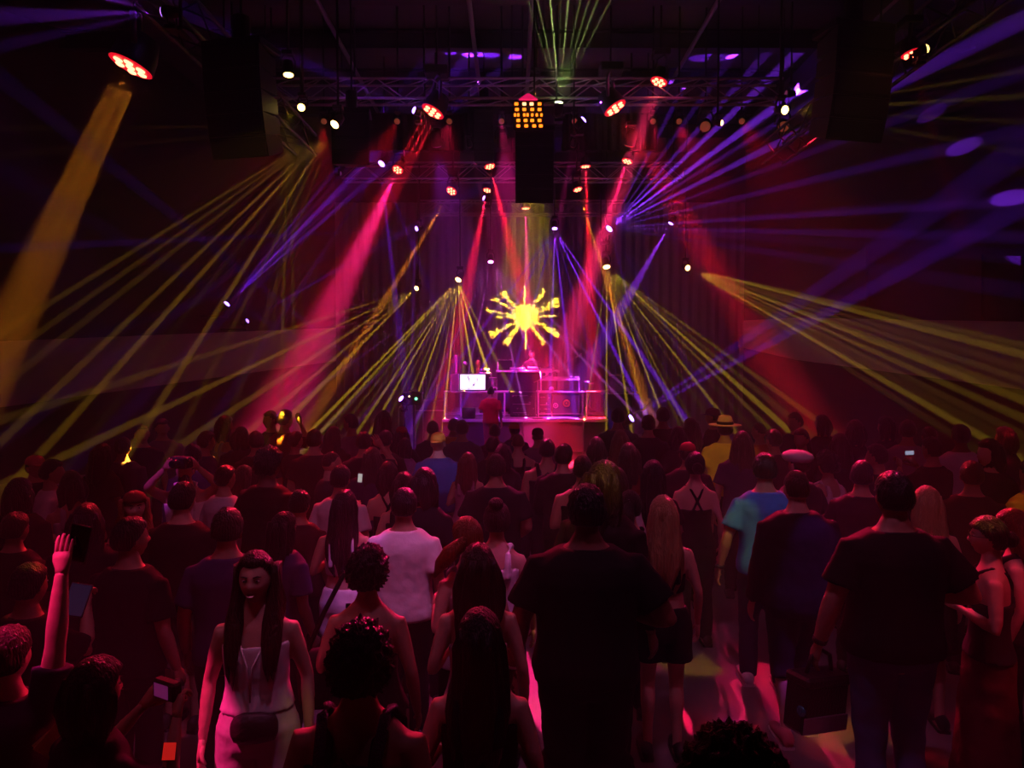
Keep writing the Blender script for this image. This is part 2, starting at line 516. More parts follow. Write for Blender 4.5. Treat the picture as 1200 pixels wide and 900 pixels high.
def moving_head(label, loc, aim, r, color, kind, hang=None, group=None, glow=6, lens=None):
    """base box, yoke, head barrel, lens; local origin at the lens, z along the beam. hang: 'up' truss height or 'down' floor"""
    loc = V(loc); d = (V(aim) - loc).normalized()
    t = thing('moving_head_light', label, 'stage light', loc, 0, group)
    R = frame_to(d)
    hl = r * (1.5 if kind == 'wash' else 2.6)
    b = MB(); b.lathe([(r * .35, -hl - r * .3), (r * .8, -hl - r * .1), (r * 1.02, -hl * .5), (r * 1.08, -.03), (r * 1.08, -.008)], 18, R)
    part(t, 'head', b, BLACKP, True)
    if kind == 'wash':
        b = MB(); b.lathe([(r * 1.04, -.012), (r * 1.04, .0), (r * .98, .006)], 20, R)
        part(t, 'glowing_face', b, mat('dim_red_face_%d' % int(glow), (.5, .02, .02), .3, emit=lens or color, strength=glow * .12))
        cells = [(0, 0)] + [(r * .62 * math.cos(k * math.pi / 3), r * .62 * math.sin(k * math.pi / 3)) for k in range(6)]
        cb = MB(); cb.lathe([(r * .22, 0), (r * .22, .012), (r * .12, .022)], 10); cm = cb.mesh('lens_cell'); cm.materials.append(lens_mat(lens or color, glow))
        for x, y in cells:
            o = obj('lens_cell', cm, None, t); o.matrix_local = R @ Matrix.Translation((x, y, .004))
    else:
        b = MB(); b.lathe([(r * .9, -.012), (r * .9, .004), (r * .5, .02)], 16, R)
        part(t, 'lens', b, lens_mat(lens or color, glow), True)
    pivot = -d * hl * .55
    floor_stand = hang == 0
    up = -1 if floor_stand or d.z > .05 else 1
    hx = R.to_3x3() @ V((1, 0, 0)); hx = V((hx.x, hx.y, 0)); hx = hx.normalized() if hx.length > .2 else V((1, 0, 0))
    top = pivot + V((0, 0, up * r * 2.3))
    b = MB(); w = r * 1.25
    b.tube([pivot - hx * w, pivot - hx * w * 1.02 + V((0, 0, up * r * 1.4)), top - hx * w * .6, top + hx * w * .6, pivot + hx * w * 1.02 + V((0, 0, up * r * 1.4)), pivot + hx * w], r * .16, 8)
    part(t, 'yoke', b, BLACKP, True)
    b = MB(); q = top + V((0, 0, up * r * .35)); b.bbox(q - V((r, r, r * .38)), q + V((r, r, r * .38)), r * .1)
    part(t, 'base', b, BLACKP)
    if hang is None:      # bracket back to the side wall behind it
        b = MB(); b.tube([q, q + V((-.6, .08, 0))], .025, 8); part(t, 'wall_bracket', b, BLACKM, True)
    elif floor_stand:
        zz = -loc.z
        b = MB(); b.tube([q - V((0, 0, r * .3)), (q.x, q.y, zz + .02)], .02, 8); b.lathe([(.22, zz), (.22, zz + .02), (.03, zz + .05)], 16, Matrix.Translation((q.x, q.y, 0))); part(t, 'stand', b, BLACKM, True)
    else:
        zz = CEIL - .01 - loc.z
        c = q if up > 0 else q - V((d.x, d.y, 0)).normalized() * r * 1.6
        b = MB()
        if up < 0: b.tube([q, c], .018, 8)
        b.tube([c + V((0, 0, up * r * .3)), (c.x, c.y, zz)], .018, 8); part(t, 'drop_pipe', b, BLACKM, True)
    return t


def beam(src, target, ang, power, color, blend=.4, soft=.012):
    src, target = V(src), V(target)
    d = (target - src).normalized()
    return spot_light('beam_lamp', src + d * .05, target, ang, power, color, blend, soft)


def fan(src, A, B, n, ang, power, color, jit=.25, extra=()):
    rnd = random.Random(int(src[0] * 100) + n)
    for i in range(n):
        t = (i + rnd.uniform(-jit, jit)) / max(1, n - 1)
        q = V(A) + (V(B) - V(A)) * t
        beam(src, q, ang * rnd.uniform(.75, 1.3), power * (.22 + 2.3 * rnd.random() ** 2.2), color)


K = 68.0   # overall beam level
WASHES = [  # px,py,d, target, colour, cone, power, radius, lens colour, hang z, label
    (153, 78, 7.7, (12, 385, 7.3), ORA, 4.2, 2300, .21, RED, 6.2, 'big red-glowing wash light throwing a broad orange beam'),
    (507, 131, 13.3, (430, 275, 12.9), RED, 5.5, 3600, .21, RED, 7.2, 'red wash light on the front truss beside the valance drape'),
    (721, 127, 13.3, (800, 255, 12.9), RED, 5.5, 3200, .21, RED, 7.2, 'tilted red wash light on the front truss aimed at the violet fan'),
    (772, 96, 13.3, (728, 220, 13.0), (1, .03, .14), 4.0, 7000, .15, RED, 7.6, 'small red wash light at the truss end throwing a crimson beam'),
    (466, 199, 18.6, (395, 350, 16.2), MAG, 11, 2600, .14, RED, 7.1, 'red wash light over the stage edge throwing a wide crimson beam'),
    (529, 224, 18.6, (455, 345, 16.6), ORA, 2.8, 6500, .14, RED, 7.1, 'wash light over the stage throwing a slim amber beam sideways'),
    (574, 195, 18.8, (604, 310, 18.0), RED, 8, 4200, .14, RED, 7.1, 'red wash light on the stage truss behind the side speaker column'),
    (571, 223, 19.9, (548, 335, 19.0), (1, .01, .06), 8, 3500, .12, RED, 6.5, 'dimmer red wash light low over the booth'),
    (616, 244, 19.9, (618, 350, 20.0), MAG, 7, 2600, .12, RED, 6.5, 'crimson wash light straight above the yellow burst'),
    (677, 222, 18.6, (708, 320, 18.0), ORA, 3.6, 6000, .12, RED, 7.1, 'wash light on the stage truss throwing an amber beam downward'),
    (686, 195, 18.8, (690, 300, 18.8), RED, 6, 4000, .13, RED, 7.1, 'red wash light on the stage truss beside the centre speaker column'),
    (735, 189, 18.6, (688, 330, 18.0), (1, .015, .15), 9, 2400, .14, RED, 7.1, 'wash light throwing a wide crimson beam toward the booth end'),
    (1068, 63, 8.0, (1092, 150, 7.9), RED, 7, 25, .10, RED, 6.1, 'small red wash light beside the crossed speaker column'),
]
for px, py, d, tg, col, ang, pw, r, lc, hz, lab in WASHES:
    s = P(px, py, d); a = P(*tg)
    moving_head(lab, s, a, r, col, 'wash', hz, 'red wash lights on the trusses', 7, lc)
    if r > .14:
        R = frame_to((a - s).normalized())
        for k in range(7):
            o = V((0, 0, .03)) if k == 0 else V((r * .5 * math.cos(k * math.pi / 3), r * .5 * math.sin(k * math.pi / 3), .03))
            dd = R.to_3x3() @ o
            beam(s + dd, a + dd * 1.4, ang, pw * K / 7, col, .6)
    else:
        beam(s, a, ang, pw * K, col, .8)

SPOTS = [  # label, src, colour, radius, hang z, glow, [(A, B, n, cone, power)]
    ('yellow spot light raying downward beside the hanging speaker', (338, 88, 9.6), YEL, .07, 6.2, 9, [((316, 330, 9.2), (372, 330, 9.4), 7, .8, 800), ((390, 150, 9.6), (400, 180, 9.6), 2, .8, 40)]),
    ('tiny yellow spot light aimed at the flank of the hanging speaker', (353, 126, 9.0), YEL, .05, 6.2, 9, [((330, 147, 8.35), (331, 150, 8.35), 1, 12, 5)]),
    ('amber spot light raying across the room past the hanging speaker', (392, 146, 10.6), (1, .48, .02), .07, 6.6, 12, [((-60, 430, 7.5), (300, 420, 8.6), 9, .95, 2000), ((60, 150, 9), (60, 260, 8.6), 4, 1.2, 260)]),
    ('violet spot light on the side wall fanning up toward the truss', (266, 356, 17.0), PUR, .08, None, 10, [((385, 210, 16.5), (450, 195, 16.6), 5, 1.8, 3000)]),
    ('violet spot light on the side wall throwing one slanted shaft', (290, 376, 17.2), PUR, .06, None, 5, [((410, 308, 17), (411, 306, 17), 1, 3.0, 900)]),
    ('violet spot light at the valance edge raying down past the yellow rays', (447, 192, 16.2), PUR, .09, 7.3, 9, [((270, 320, 14), (340, 370, 14.2), 3, 2.2, 500), ((452, 260, 16.2), (470, 262, 16.2), 2, 2.5, 700)]),
    ('violet spot light over the booth with one shaft rising sideways', (567, 232, 19.0), PUR, .07, 7.1, 9, [((480, 198, 18.2), (481, 199, 18.2), 1, 3.4, 2200)]),
    ('violet spot light low over the stage edge raying sideways', (488, 268, 19.2), PUR, .07, 7.1, 9, [((330, 275, 17), (360, 350, 17), 3, 1.4, 700), ((478, 330, 19.2), (486, 330, 19.2), 2, 2, 700)]),
    ('violet spot light on a floor stand beside the stage', (470, 467, 16.6), PUR, .08, 0, 12, [((400, 425, 15.6), (380, 395, 15.6), 2, 3.0, 230)]),
    ('violet spot light on a floor stand at the far stage corner', (740, 490, 17.0), PUR, .1, 0, 14, [((850, 432, 15.8), (860, 408, 15.8), 3, 3.4, 1300)]),
    ('violet spot light raying downward beside the yellow burst', (650, 268, 20.2), PUR, .08, 6.5, 14, [((598, 345, 19.6), (706, 345, 19.6), 8, 1.4, 9000)]),
    ('pale magenta spot light raying downward over the television', (575, 307, 20.4), (.8, .12, .9), .08, 6.5, 16, [((500, 365, 19.8), (650, 375, 19.8), 11, 1.1, 10000)]),
    ('yellow spot light with a dense ray fan over the television', (537, 328, 19.6), YEL, .09, 7.1, 16, [((330, 540, 15.0), (520, 470, 18.8), 13, .9, 8000), ((540, 430, 19.4), (585, 430, 19.4), 4, 2.2, 6500)]),
    ('amber spot light raying sideways low beside the stage', (488, 338, 19.6), (1, .5, .02), .07, 7.1, 12, [((285, 405, 15.2), (330, 500, 15.2), 5, 1.4, 4200)]),
    ('white-hot spot light with yellow rays fanning over the dance floor', (711, 313, 19.6), YEL, .1, 7.1, 18, [((690, 450, 18.6), (800, 500, 17), 6, .9, 7500), ((800, 500, 17), (990, 520, 13.5), 9, 1.0, 6800)]),
    ('yellow spot light raying along the pale wall band', (806, 314, 19.6), (1, .6, .03), .08, 7.1, 16, [((1190, 400, 12.5), (1130, 520, 11.5), 11, 1.0, 5200)]),
    ('violet spot light with a great ray fan beside the stage', (714, 268, 19.6), (.25, .03, 1), .11, 7.1, 14, [((800, 110, 17.2), (900, 175, 16.5), 7, 2.2, 5500), ((880, 205, 16.5), (900, 300, 16), 5, 1.8, 1500), ((1180, 90, 15), (1180, 300, 14), 4, 2.6, 380), ((700, 330, 19.6), (765, 350, 19.0), 3, 2.2, 2500)]),
    ('violet spot light on the front truss shining up past the tilted red light', (684, 140, 13.4), PUR, .07, 7.3, 9, [((745, 78, 13.0), (746, 79, 13.0), 1, 6.5, 700)]),
    ('violet spot light on the front truss shining up past the side speaker', (485, 129, 13.4), PUR, .07, 7.3, 9, [((330, 62, 12.2), (331, 60, 12.2), 1, 4.5, 1300)]),
    ('pale green spot light shining straight up at the roof', (655, 120, 13.2), GRN, .08, 7.2, 12, [((596, -70, 12.2), (750, -70, 12.2), 9, 1.4, 4500)]),
    ('yellow spot light brushing the rear edge of the crossed speaker column', (920, 129, 9.6), YEL, .06, 6.1, 12, [((1010, 133, 8.5), (1011, 132, 8.5), 1, 9, 60), ((1130, 100, 8.6), (1130, 190, 8.6), 5, 1.6, 100)]),
    ('dim yellow spot light out between the violet rays', (846, 144, 12.2), (1, .5, .1), .05, 7.3, 6, [((940, 126, 11.6), (945, 166, 11.6), 3, 1.6, 120)]),
    ('dim yellow spot light raying up to the roof beside the small red light', (1086, 57, 7.9), YEL, .05, 6.1, 4, [((1230, -40, 7.5), (1240, 48, 7.5), 5, 1.8, 90)]),
    ('violet spot light pouring a broad shaft down onto the right-end gear table', (786, 262, 19.2), (.3, .03, 1), .08, 7.1, 8, [((668, 466, 19.0), (669, 466, 19.0), 1, 6.5, 3600)]),
    ('dim violet spot light up in the truss over the audience', (192, 14, 7.2), (.3, .03, 1), .06, 6.2, 6, [((-40, -40, 7.6), (-40, 60, 7.6), 3, 5, 60)]),
]
SPOTS[23] = ('violet spot light pouring a broad shaft down onto the keyboard table',) + SPOTS[23][1:]
for lab, src, col, r, hz, glow, fans in SPOTS:
    s = P(*src)
    q = sum(((P(*A) + P(*B)) / 2 for A, B, *_ in fans), V((0, 0, 0))) / len(fans)
    if len(fans) > 1:
        q = (P(*fans[0][0]) + P(*fans[0][1])) / 2
    moving_head(lab, s, q, r, col, 'spot', hz, 'beam spot lights', glow)
    dmain = (q - s).normalized()
    for A, B, n, ang, pw in fans:
        fan(s + dmain * .04, P(*A), P(*B), n, ang, pw * K, col)
for loc, aim, ang, pw, col, lab in WASH:
    moving_head(lab, V(loc), V(aim), .11, col, 'spot', 7.5, 'plain wash lamps', .12, col)
    dd = (V(aim) - V(loc)).normalized()
    spot_light('wash_lamp', V(loc) + dd * .06, aim, ang, pw, col, .6, .08)
for loc, tg, ang, pw, col in ADDED_SPOTS:
    aim = P(*tg)
    moving_head('small added rim and accent spot hung toward the stage' if loc[1] > 6 else 'small added pool spot on the unseen truss over the dance floor', V(loc), aim, .06, col, 'spot', 7.5, 'small added rim and pool spots', .12, col)
    dd = (aim - V(loc)).normalized()
    spot_light('added_spot_lamp', V(loc) + dd * .06, aim, ang, pw, col, .5 if loc[1] > 6 else .15, .03)

# burst-shaped gobo projected on the backdrop
gs = P(628, 104, 13.95)
gt = P(615, 369, 22.9)
moving_head('profile spot light projecting the yellow burst from the front truss', gs, gt, .09, YEL, 'spot', 7.3, 'beam spot lights', 1, (.1, .06, .0))
go = spot_light('burst_projector', gs + (gt - gs).normalized() * .06, gt, 15, 34000, (1, .72, .03), .0, 0)
gl = go.data
gl.use_nodes = True
nt = gl.node_tree
em = nt.nodes['Emission']
def mth(op, a, b=None, c=None):
    n = nt.nodes.new('ShaderNodeMath'); n.operation = op
    for i, x in enumerate((a, b, c)):
        if x is None: continue
        if isinstance(x, (int, float)): n.inputs[i].default_value = x
        else: nt.links.new(x, n.inputs[i])
    return n.outputs[0]
tc = nt.nodes.new('ShaderNodeTexCoord')
sx = nt.nodes.new('ShaderNodeSeparateXYZ')
nt.links.new(tc.outputs['Normal'], sx.inputs[0])
gx = mth('DIVIDE', sx.outputs[0], mth('ABSOLUTE', sx.outputs[2])); gy = mth('DIVIDE', sx.outputs[1], mth('ABSOLUTE', sx.outputs[2]))
SC = 1 / math.tan(math.radians(15 / 2))
gx = mth('MULTIPLY', gx, SC); gy = mth('MULTIPLY', gy, SC * 1.22)
rr = mth('SQRT', mth('ADD', mth('MULTIPLY', gx, gx), mth('MULTIPLY', gy, gy)))
th = mth('ARCTAN2', gy, gx)
acc = mth('LESS_THAN', rr, mth('ADD', .34, mth('MULTIPLY', mth('SINE', mth('MULTIPLY', th, 17)), .04)))
# rays: angle, half width at the tip, inner r, outer r, flare
RAYS = [(90, .028, .2, .88, 0), (-88, .028, .2, .92, 0), (182, .035, .2, .72, .2), (1, .03, .2, .78, 0), (170, .06, .2, .98, .9), (30, .07, .2, 1.0, .5), (20, .04, .2, .95, .2), (55, .09, .2, .9, .7), (130, .10, .2, .92, .7), (148, .055, .2, .98, .6), (-148, .12, .2, .98, .9), (-122, .10, .2, .9, .5), (-58, .09, .2, .9, .8), (-32, .10, .55, 1.0, .9), (-29, .035, .2, .98, 0)]
for a, w, r0, r1, fl in RAYS:
    a = math.radians(a)
    u = mth('ADD', mth('MULTIPLY', gx, math.cos(a)), mth('MULTIPLY', gy, math.sin(a)))
    v = mth('ABSOLUTE', mth('SUBTRACT', mth('MULTIPLY', gy, math.cos(a)), mth('MULTIPLY', gx, math.sin(a))))
    wid = mth('MULTIPLY', mth('ADD', mth('MULTIPLY', mth('POWER', mth('MAXIMUM', u, 0.001), 2.0), fl), 1 - fl), w)
    k = mth('MULTIPLY', mth('MULTIPLY', mth('LESS_THAN', v, wid), mth('GREATER_THAN', u, r0)), mth('LESS_THAN', u, r1))
    acc = mth('MAXIMUM', acc, k)
nt.links.new(acc, em.inputs['Strength'])
em.inputs['Color'].default_value = (1, 1, 1, 1)

# ---------------------------------------------------------------- stage and gear
def at_stage(px, py, d=19.0):
    return P(px, py, d)


DECKZ = .9
SX0, SX1 = -1.79, 2.46
t = thing('stage_platform', 'low stage platform with white-edged deck and panelled front', 'stage', (0, 18.3, 0))
b = MB(); b.bbox((SX0, 0, DECKZ - .07), (SX1, 4.4, DECKZ), .012); part(t, 'deck', b, mat('stage_deck', (.2, .19, .2), .45, bump=.1))
b = MB(); b.bbox((SX0, -.03, DECKZ - .07), (SX1, 0, DECKZ), .008); part(t, 'edge_strip', b, WHITEP)
FASC_LIT = mat('fascia_panel', (.22, .2, .22), .55, bump=.1, bscale=5)  # paler copy: the light falling on one panel is put into its colour
FASC_SHADE = mat('fascia_panel_shade', (.05, .05, .07), .5, bump=.1, bscale=5)  # darker copy for the panels outside that light
xs = [SX0, -.62, .29, 1.83, SX1]
for i in range(4):
    b = MB(); b.bbox((xs[i] + .012, .02 if i < 3 else .12, .05), (xs[i + 1] - .012, .07 if i < 3 else .17, DECKZ - .075), .008); part(t, 'fascia_panel', b, FASC_LIT if i == 2 else FASC_SHADE)
for x in (xs[3],):
    b = MB(); b.bbox((x - .012, 0, 0), (x + .012, .12, DECKZ - .08), .004); part(t, 'corner_post', b, STEEL)
for x in (SX0 + .05, SX1 - .05):
    for y in (.3, 4.1):
        b = MB(); b.tube([(x, y, 0), (x, y, DECKZ - .07)], .03, 8); part(t, 'leg', b, DARKSTEEL)


def frame_table(label, x0, x1, y0, y1, z0, z1, top_m, leg_xs, group='gear tables on the stage'):
    t = thing('gear_table', label, 'table', ((x0 + x1) / 2, y0, z0), 0, group)
    w, d, h = (x1 - x0) / 2, y1 - y0, z1 - z0
    b = MB(); b.bbox((-w, 0, h - .04), (w, d, h), .008); part(t, 'tabletop', b, top_m)
    for lx in leg_xs:
        for ly in (.03, d - .03):
            b = MB(); b.bbox((lx - (x0 + x1) / 2 - .02, ly - .02, 0), (lx - (x0 + x1) / 2 + .02, ly + .02, h - .04), .005); part(t, 'leg', b, WHITEP)
    for ly in (.03, d - .03):
        b = MB(); b.bbox((-w + .02, ly - .012, .06), (w - .02, ly + .012, .09), .004); part(t, 'stretcher', b, WHITEP)
    return t


TZ = DECKZ + .68
TOPM = mat('pale_tabletop', (.6, .56, .6), .4)
frame_table('white-legged gear table carrying the television', -1.82, -.08, 19.0, 19.6, DECKZ, TZ, TOPM, (-1.78, -1.36, -.2))
frame_table('white-legged gear table under the keyboard and tape decks', .66, 1.92, 19.0, 19.6, DECKZ, TZ, TOPM, (.7, 1.88))
frame_table('white-framed open gear table at the end of the row', 1.95, 2.55, 18.95, 19.6, DECKZ, TZ + .01, TOPM, (1.98, 2.52))


def amp_rack(label, x0, x1, y0, y1, z0, z1, knobs, seed, lit):
    t = thing('amplifier_rack', label, 'amplifier', ((x0 + x1) / 2, y0, z0), 0, 'racks under the tables')
    w, d, h = (x1 - x0) / 2, y1 - y0, z1 - z0
    b = MB(); b.bbox((-w, 0, 0), (w, d, h), .012); part(t, 'case', b, BLACKP)
    b = MB(); b.bbox((-w + .02, -.012, .03), (w - .02, .001, h - .03), .006); part(t, 'front_panel', b, DARKSTEEL)
    rn = random.Random(seed)
    kb = MB(); kb.lathe([(.016, 0), (.016, .016), (.01, .02)], 8); km = kb.mesh('knob'); km.materials.append(CHROME)
    for i in range(knobs):
        o = obj('knob', km, None, t); o.location = (rn.uniform(-w * .85, w * .85), -.012, .06 + rn.randrange(4) * (h - .12) / 3.3); o.rotation_euler = (math.pi / 2, 0, 0)
    for i in range(3):
        b = MB(); z = .1 + i * (h - .2) / 2; b.bbox((-w * .8, -.018, z), (rn.uniform(-.1, .7) * w, -.01, z + .015), .003); part(t, 'fader_strip', b, mat('silver_trim', (.5, .46, .5), .3, .8))
    return t


amp_rack('wide black amplifier rack with rows of chrome knobs in the middle', -.05, .64, 19.05, 19.5, DECKZ, TZ - .02, 22, 3, True)
amp_rack('black amplifier rack with chrome knobs under the keyboard table', .72, 1.05, 19.05, 19.5, DECKZ, TZ - .06, 10, 5, True)
# speaker with two round cones under the keyboard table
t = thing('speaker_cabinet', 'violet-lit speaker cabinet with a small white and a yellow cone', 'speaker', (1.45, 19.06, DECKZ))
b = MB(); b.bbox((-.36, 0, 0), (.36, .42, .6), .015); part(t, 'cabinet', b, mat('grey_tolex', (.18, .17, .2), .7, bump=.3, bscale=90))
for x, z, r, m in ((-.29, .30, .075, mat('white_cone', (.85, .82, .85), .5)), (.0, .36, .105, mat('yellow_cone', (.9, .62, .12), .5))):
    b = MB(); b.lathe([(r, 0), (r, .02), (r * .8, .028), (r * .4, .012), (r * .3, .02)], 18, Matrix.Translation((x, 0, z)) @ Matrix.Rotation(math.pi / 2, 4, 'X')); part(t, 'cone', b, m, True)
    b = MB(); b.lathe([(r * 1.14, 0), (r * 1.14, .014), (r, .016)], 18, Matrix.Translation((x, 0, z)) @ Matrix.Rotation(math.pi / 2, 4, 'X')); part(t, 'cone_ring', b, BLACKP)

# DJ booth
t = thing('dj_booth', 'tall black DJ booth with bright white top edge', 'booth', (.55, 20.0, DECKZ))
b = MB(); b.bbox((-.95, 0, 0), (.72, .7, 1.16), .02); part(t, 'front_case', b, mat('booth_black', (.02, .018, .022), .6, bump=.2))
b = MB(); b.bbox((-1.0, -.05, 1.16), (.77, .78, 1.22), .012); part(t, 'worktop', b, WHITEP)
b = MB(); b.bbox((-.9, -.012, .1), (.67, 0, 1.08), .006); part(t, 'front_cloth', b, mat('booth_cloth', (.03, .024, .034), .9, bump=.4, bscale=20))
BZ = DECKZ + 1.22


def turntable(label, x, y, z):
    t = thing('turntable', label, 'turntable', (x, y, z), 0, 'decks on the booth')
    b = MB(); b.bbox((-.22, -.17, 0), (.22, .17, .08), .015); part(t, 'plinth', b, mat('silver_plinth', (.6, .58, .6), .35, .5))
    b = MB(); b.lathe([(.15, .08), (.155, .09), (.15, .1), (.02, .104)], 22, Matrix.Translation((-.04, 0, 0))); part(t, 'platter', b, mat('record_black', (.03, .03, .035), .3))
    b = MB(); b.tube([(.16, .1, .1), (.16, .1, .13), (.14, -.06, .13), (.08, -.1, .11)], .008, 6); part(t, 'tonearm', b, CHROME, True)
    return t


turntable('silver turntable on the booth by the laptop', .15, 20.25, BZ)
turntable('silver turntable on the booth by the boom stand', .98, 20.25, BZ)
t = thing('dj_mixer', 'slim black mixer between the two turntables', 'mixer', (.57, 20.25, BZ))
b = MB(); b.bbox((-.14, -.17, 0), (.14, .17, .09), .01); part(t, 'case', b, BLACKP)
for i in range(9):
    b = MB(); b.lathe([(.014, 0), (.014, .02), (.008, .025)], 8, Matrix.Translation((-.09 + .09 * (i % 3), -.08 + .08 * (i // 3), .09))); part(t, 'knob', b, CHROME)
t = thing('laptop', 'open laptop seen from behind on the booth top', 'laptop', (-.2, 20.3, BZ))
b = MB(); b.bbox((-.2, 0, 0), (.2, .27, .02), .006); part(t, 'keyboard_base', b, DARKSTEEL)
b = MB(); b.bbox((-.2, -.015, 0), (.2, 0, .27), .006, Matrix.Translation((0, 0, .02)) @ Matrix.Rotation(.2, 4, 'X')); part(t, 'lid', b, DARKSTEEL)
b = MB(); b.bbox((-.2, -.02, .265), (.2, .002, .28), .004, Matrix.Translation((0, 0, .02)) @ Matrix.Rotation(.2, 4, 'X')); part(t, 'lid_edge', b, WHITEP)
t = thing('water_bottle', 'small clear bottle on the booth beside the laptop', 'bottle', (-.4, 20.15, BZ))
b = MB(); b.lathe([(.03, 0), (.035, .01), (.035, .14), (.015, .18), (.015, .21)], 12); part(t, 'body', b, mat('pale_plastic', (.7, .6, .7), .2), True)
b = MB(); b.lathe([(.017, .205), (.017, .235)], 10); part(t, 'cap', b, WHITEP)

# television
t = thing('television', 'flat television showing a white picture with black strokes, on the gear table', 'television', (-1.05, 19.12, TZ))
b = MB(); b.bbox((-.36, 0, .02), (.36, .05, .47), .01); part(t, 'bezel', b, BLACKP)
b = MB(); b.box((-.335, -.004, .045), (.335, .002, .445)); part(t, 'screen', b, mat('tv_white', (.9, .9, .9), .4, emit=(.85, .82, 1), strength=1.5))
INK = mat('tv_black', (.01, .01, .01), .6)
for p, r in ((((-.14, .40), (-.10, .33), (-.075, .27)), .014), (((.12, .34), (.13, .28)), .012), (((.03, .19), (-.0, .15)), .016), (((.06, .22), (.03, .14)), .010), (((-.11, .075), (-.09, .07)), .02), (((.0, .11), (-.03, .1)), .008)):
    b = MB(); b.tube([(x, -.006, z) for x, z in p], [r, r * .9, r * .5][:len(p)], 8, flat=.15, ref=(0, 1, 0)); part(t, 'picture_mark', b, INK)
b = MB(); b.bbox((-.2, -.02, 0), (.2, .1, .02), .006); part(t, 'foot', b, BLACKP)
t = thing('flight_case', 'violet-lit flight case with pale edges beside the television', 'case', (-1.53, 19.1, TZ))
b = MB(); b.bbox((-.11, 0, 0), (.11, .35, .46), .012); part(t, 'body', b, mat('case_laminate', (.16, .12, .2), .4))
for x in (-.105, .105):
    b = MB(); b.bbox((x - .012, -.012, 0), (x + .012, .01, .46), .004); part(t, 'edge_trim', b, WHITEP)
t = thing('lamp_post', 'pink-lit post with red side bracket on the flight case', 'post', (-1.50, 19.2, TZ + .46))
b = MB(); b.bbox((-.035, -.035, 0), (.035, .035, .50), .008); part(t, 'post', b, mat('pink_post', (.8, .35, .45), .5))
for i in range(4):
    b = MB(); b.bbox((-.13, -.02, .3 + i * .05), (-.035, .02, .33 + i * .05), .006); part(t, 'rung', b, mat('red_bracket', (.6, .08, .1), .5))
t = thing('desk_lamp', 'little gooseneck lamp with round head behind the television', 'lamp', (-1.2, 19.3, TZ))
b = MB(); b.tube([(0, 0, .0), (0, .02, .55), (-.05, 0, .72)], .012, 6); b.lathe([(.06, 0), (.06, .02)], 12); part(t, 'stem', b, BLACKM, True)
b = MB(); b.ball((-.06, -.03, .74), .06); part(t, 'head', b, WHITEP, True)
t = thing('toy_lantern', 'small yellow lantern standing on the television table', 'lantern', (-.92, 19.4, TZ))
b = MB(); b.lathe([(.05, 0), (.06, .6), (.05, .62), (.065, .64), (.065, .78), (.03, .84)], 12); part(t, 'body', b, mat('lantern_brass', (.7, .5, .1), .4, .5), True)
t = thing('drum_machine', 'small pale drum machine above the television edge', 'electronics', (-.72, 19.35, TZ))
b = MB(); b.bbox((-.14, 0, 0), (.14, .25, .44), .02); part(t, 'case', b, DARKSTEEL)
b = MB(); b.bbox((-.16, -.02, .44), (.16, .25, .5), .015); part(t, 'panel', b, WHITEP)
for x in (-.09, .0, .1):
    b = MB(); b.ball((x, .05, .55), .05); part(t, 'pad', b, mat('grey_pad', (.4, .36, .4), .5), True)
t = thing('horn_speaker', 'small horned white speaker between television and booth', 'speaker', (-.52, 19.3, TZ))
b = MB(); b.bbox((-.12, 0, 0), (.12, .2, .1), .03); b.lathe([(.05, .1), (.04, .2), (.1, .34), (.12, .36)], 14, Matrix.Translation((0, .1, 0))); part(t, 'body', b, mat('white_shell', (.7, .62, .68), .4), True)
for x in (-.06, .06):
    b = MB(); b.ball((x, -.01, .05), (.035, .02, .035)); part(t, 'cone', b, BLACKP, True)

# keyboard table gear
t = thing('keyboard_stand', 'low white-edged riser carrying the keyboards on the gear table', 'stand', (1.28, 19.05, TZ))
b = MB(); b.bbox((-.52, 0, .28), (.52, .4, .32), .008); part(t, 'shelf', b, WHITEP)
for x in (-.5, .5):
    b = MB(); b.bbox((x - .015, .02, 0), (x + .015, .38, .28), .004); part(t, 'side_leg', b, WHITEP)
t = thing('synth_keyboard', 'pink-lit keyboard lying on the riser', 'keyboard', (1.45, 19.08, TZ + .32))
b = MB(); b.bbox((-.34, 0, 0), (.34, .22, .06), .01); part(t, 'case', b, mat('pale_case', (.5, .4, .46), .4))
for i in range(14):
    b = MB(); b.bbox((-.31 + i * .045, -.012, .012), (-.27 + i * .045, .03, .068), .003); part(t, 'key', b, WHITEP)
t = thing('cassette_deck', 'white tape deck with handle at the end of the riser', 'electronics', (.93, 19.1, TZ + .32))
b = MB(); b.bbox((-.17, 0, 0), (.17, .25, .24), .015); part(t, 'case', b, mat('pale_case2', (.55, .5, .55), .4))
b = MB(); b.tube([(-.15, .1, .23), (-.15, .1, .30), (.15, .1, .30), (.15, .1, .23)], .012, 6); part(t, 'handle', b, CHROME, True)
for x in (-.08, .08):
    b = MB(); b.lathe([(.045, 0), (.045, .012)], 14, Matrix.Translation((x, 0, .13)) @ Matrix.Rotation(math.pi / 2, 4, 'X')); part(t, 'reel', b, BLACKP)
for i, (x, hgt) in enumerate(((2.0, .26), (2.12, .2))):
    t = thing('paper_cup', 'stacked pale paper cups on the open gear table' if i == 0 else 'short stack of pale paper cups on the open gear table', 'cup', (x, 19.2, TZ + .01))
    b = MB(); b.lathe([(.05, 0), (.062, hgt * .8), (.07, hgt * .82), (.07, hgt)], 14); part(t, 'cup', b, WHITEP, True)
    b = MB(); b.lathe([(.072, hgt), (.072, hgt + .012)], 14); part(t, 'rim', b, mat('pink_rim', (.7, .4, .5), .4))
t = thing('ball_lamp', 'round white ball lamp on the keyboard table edge', 'lamp', (1.05, 19.02, TZ - .0))
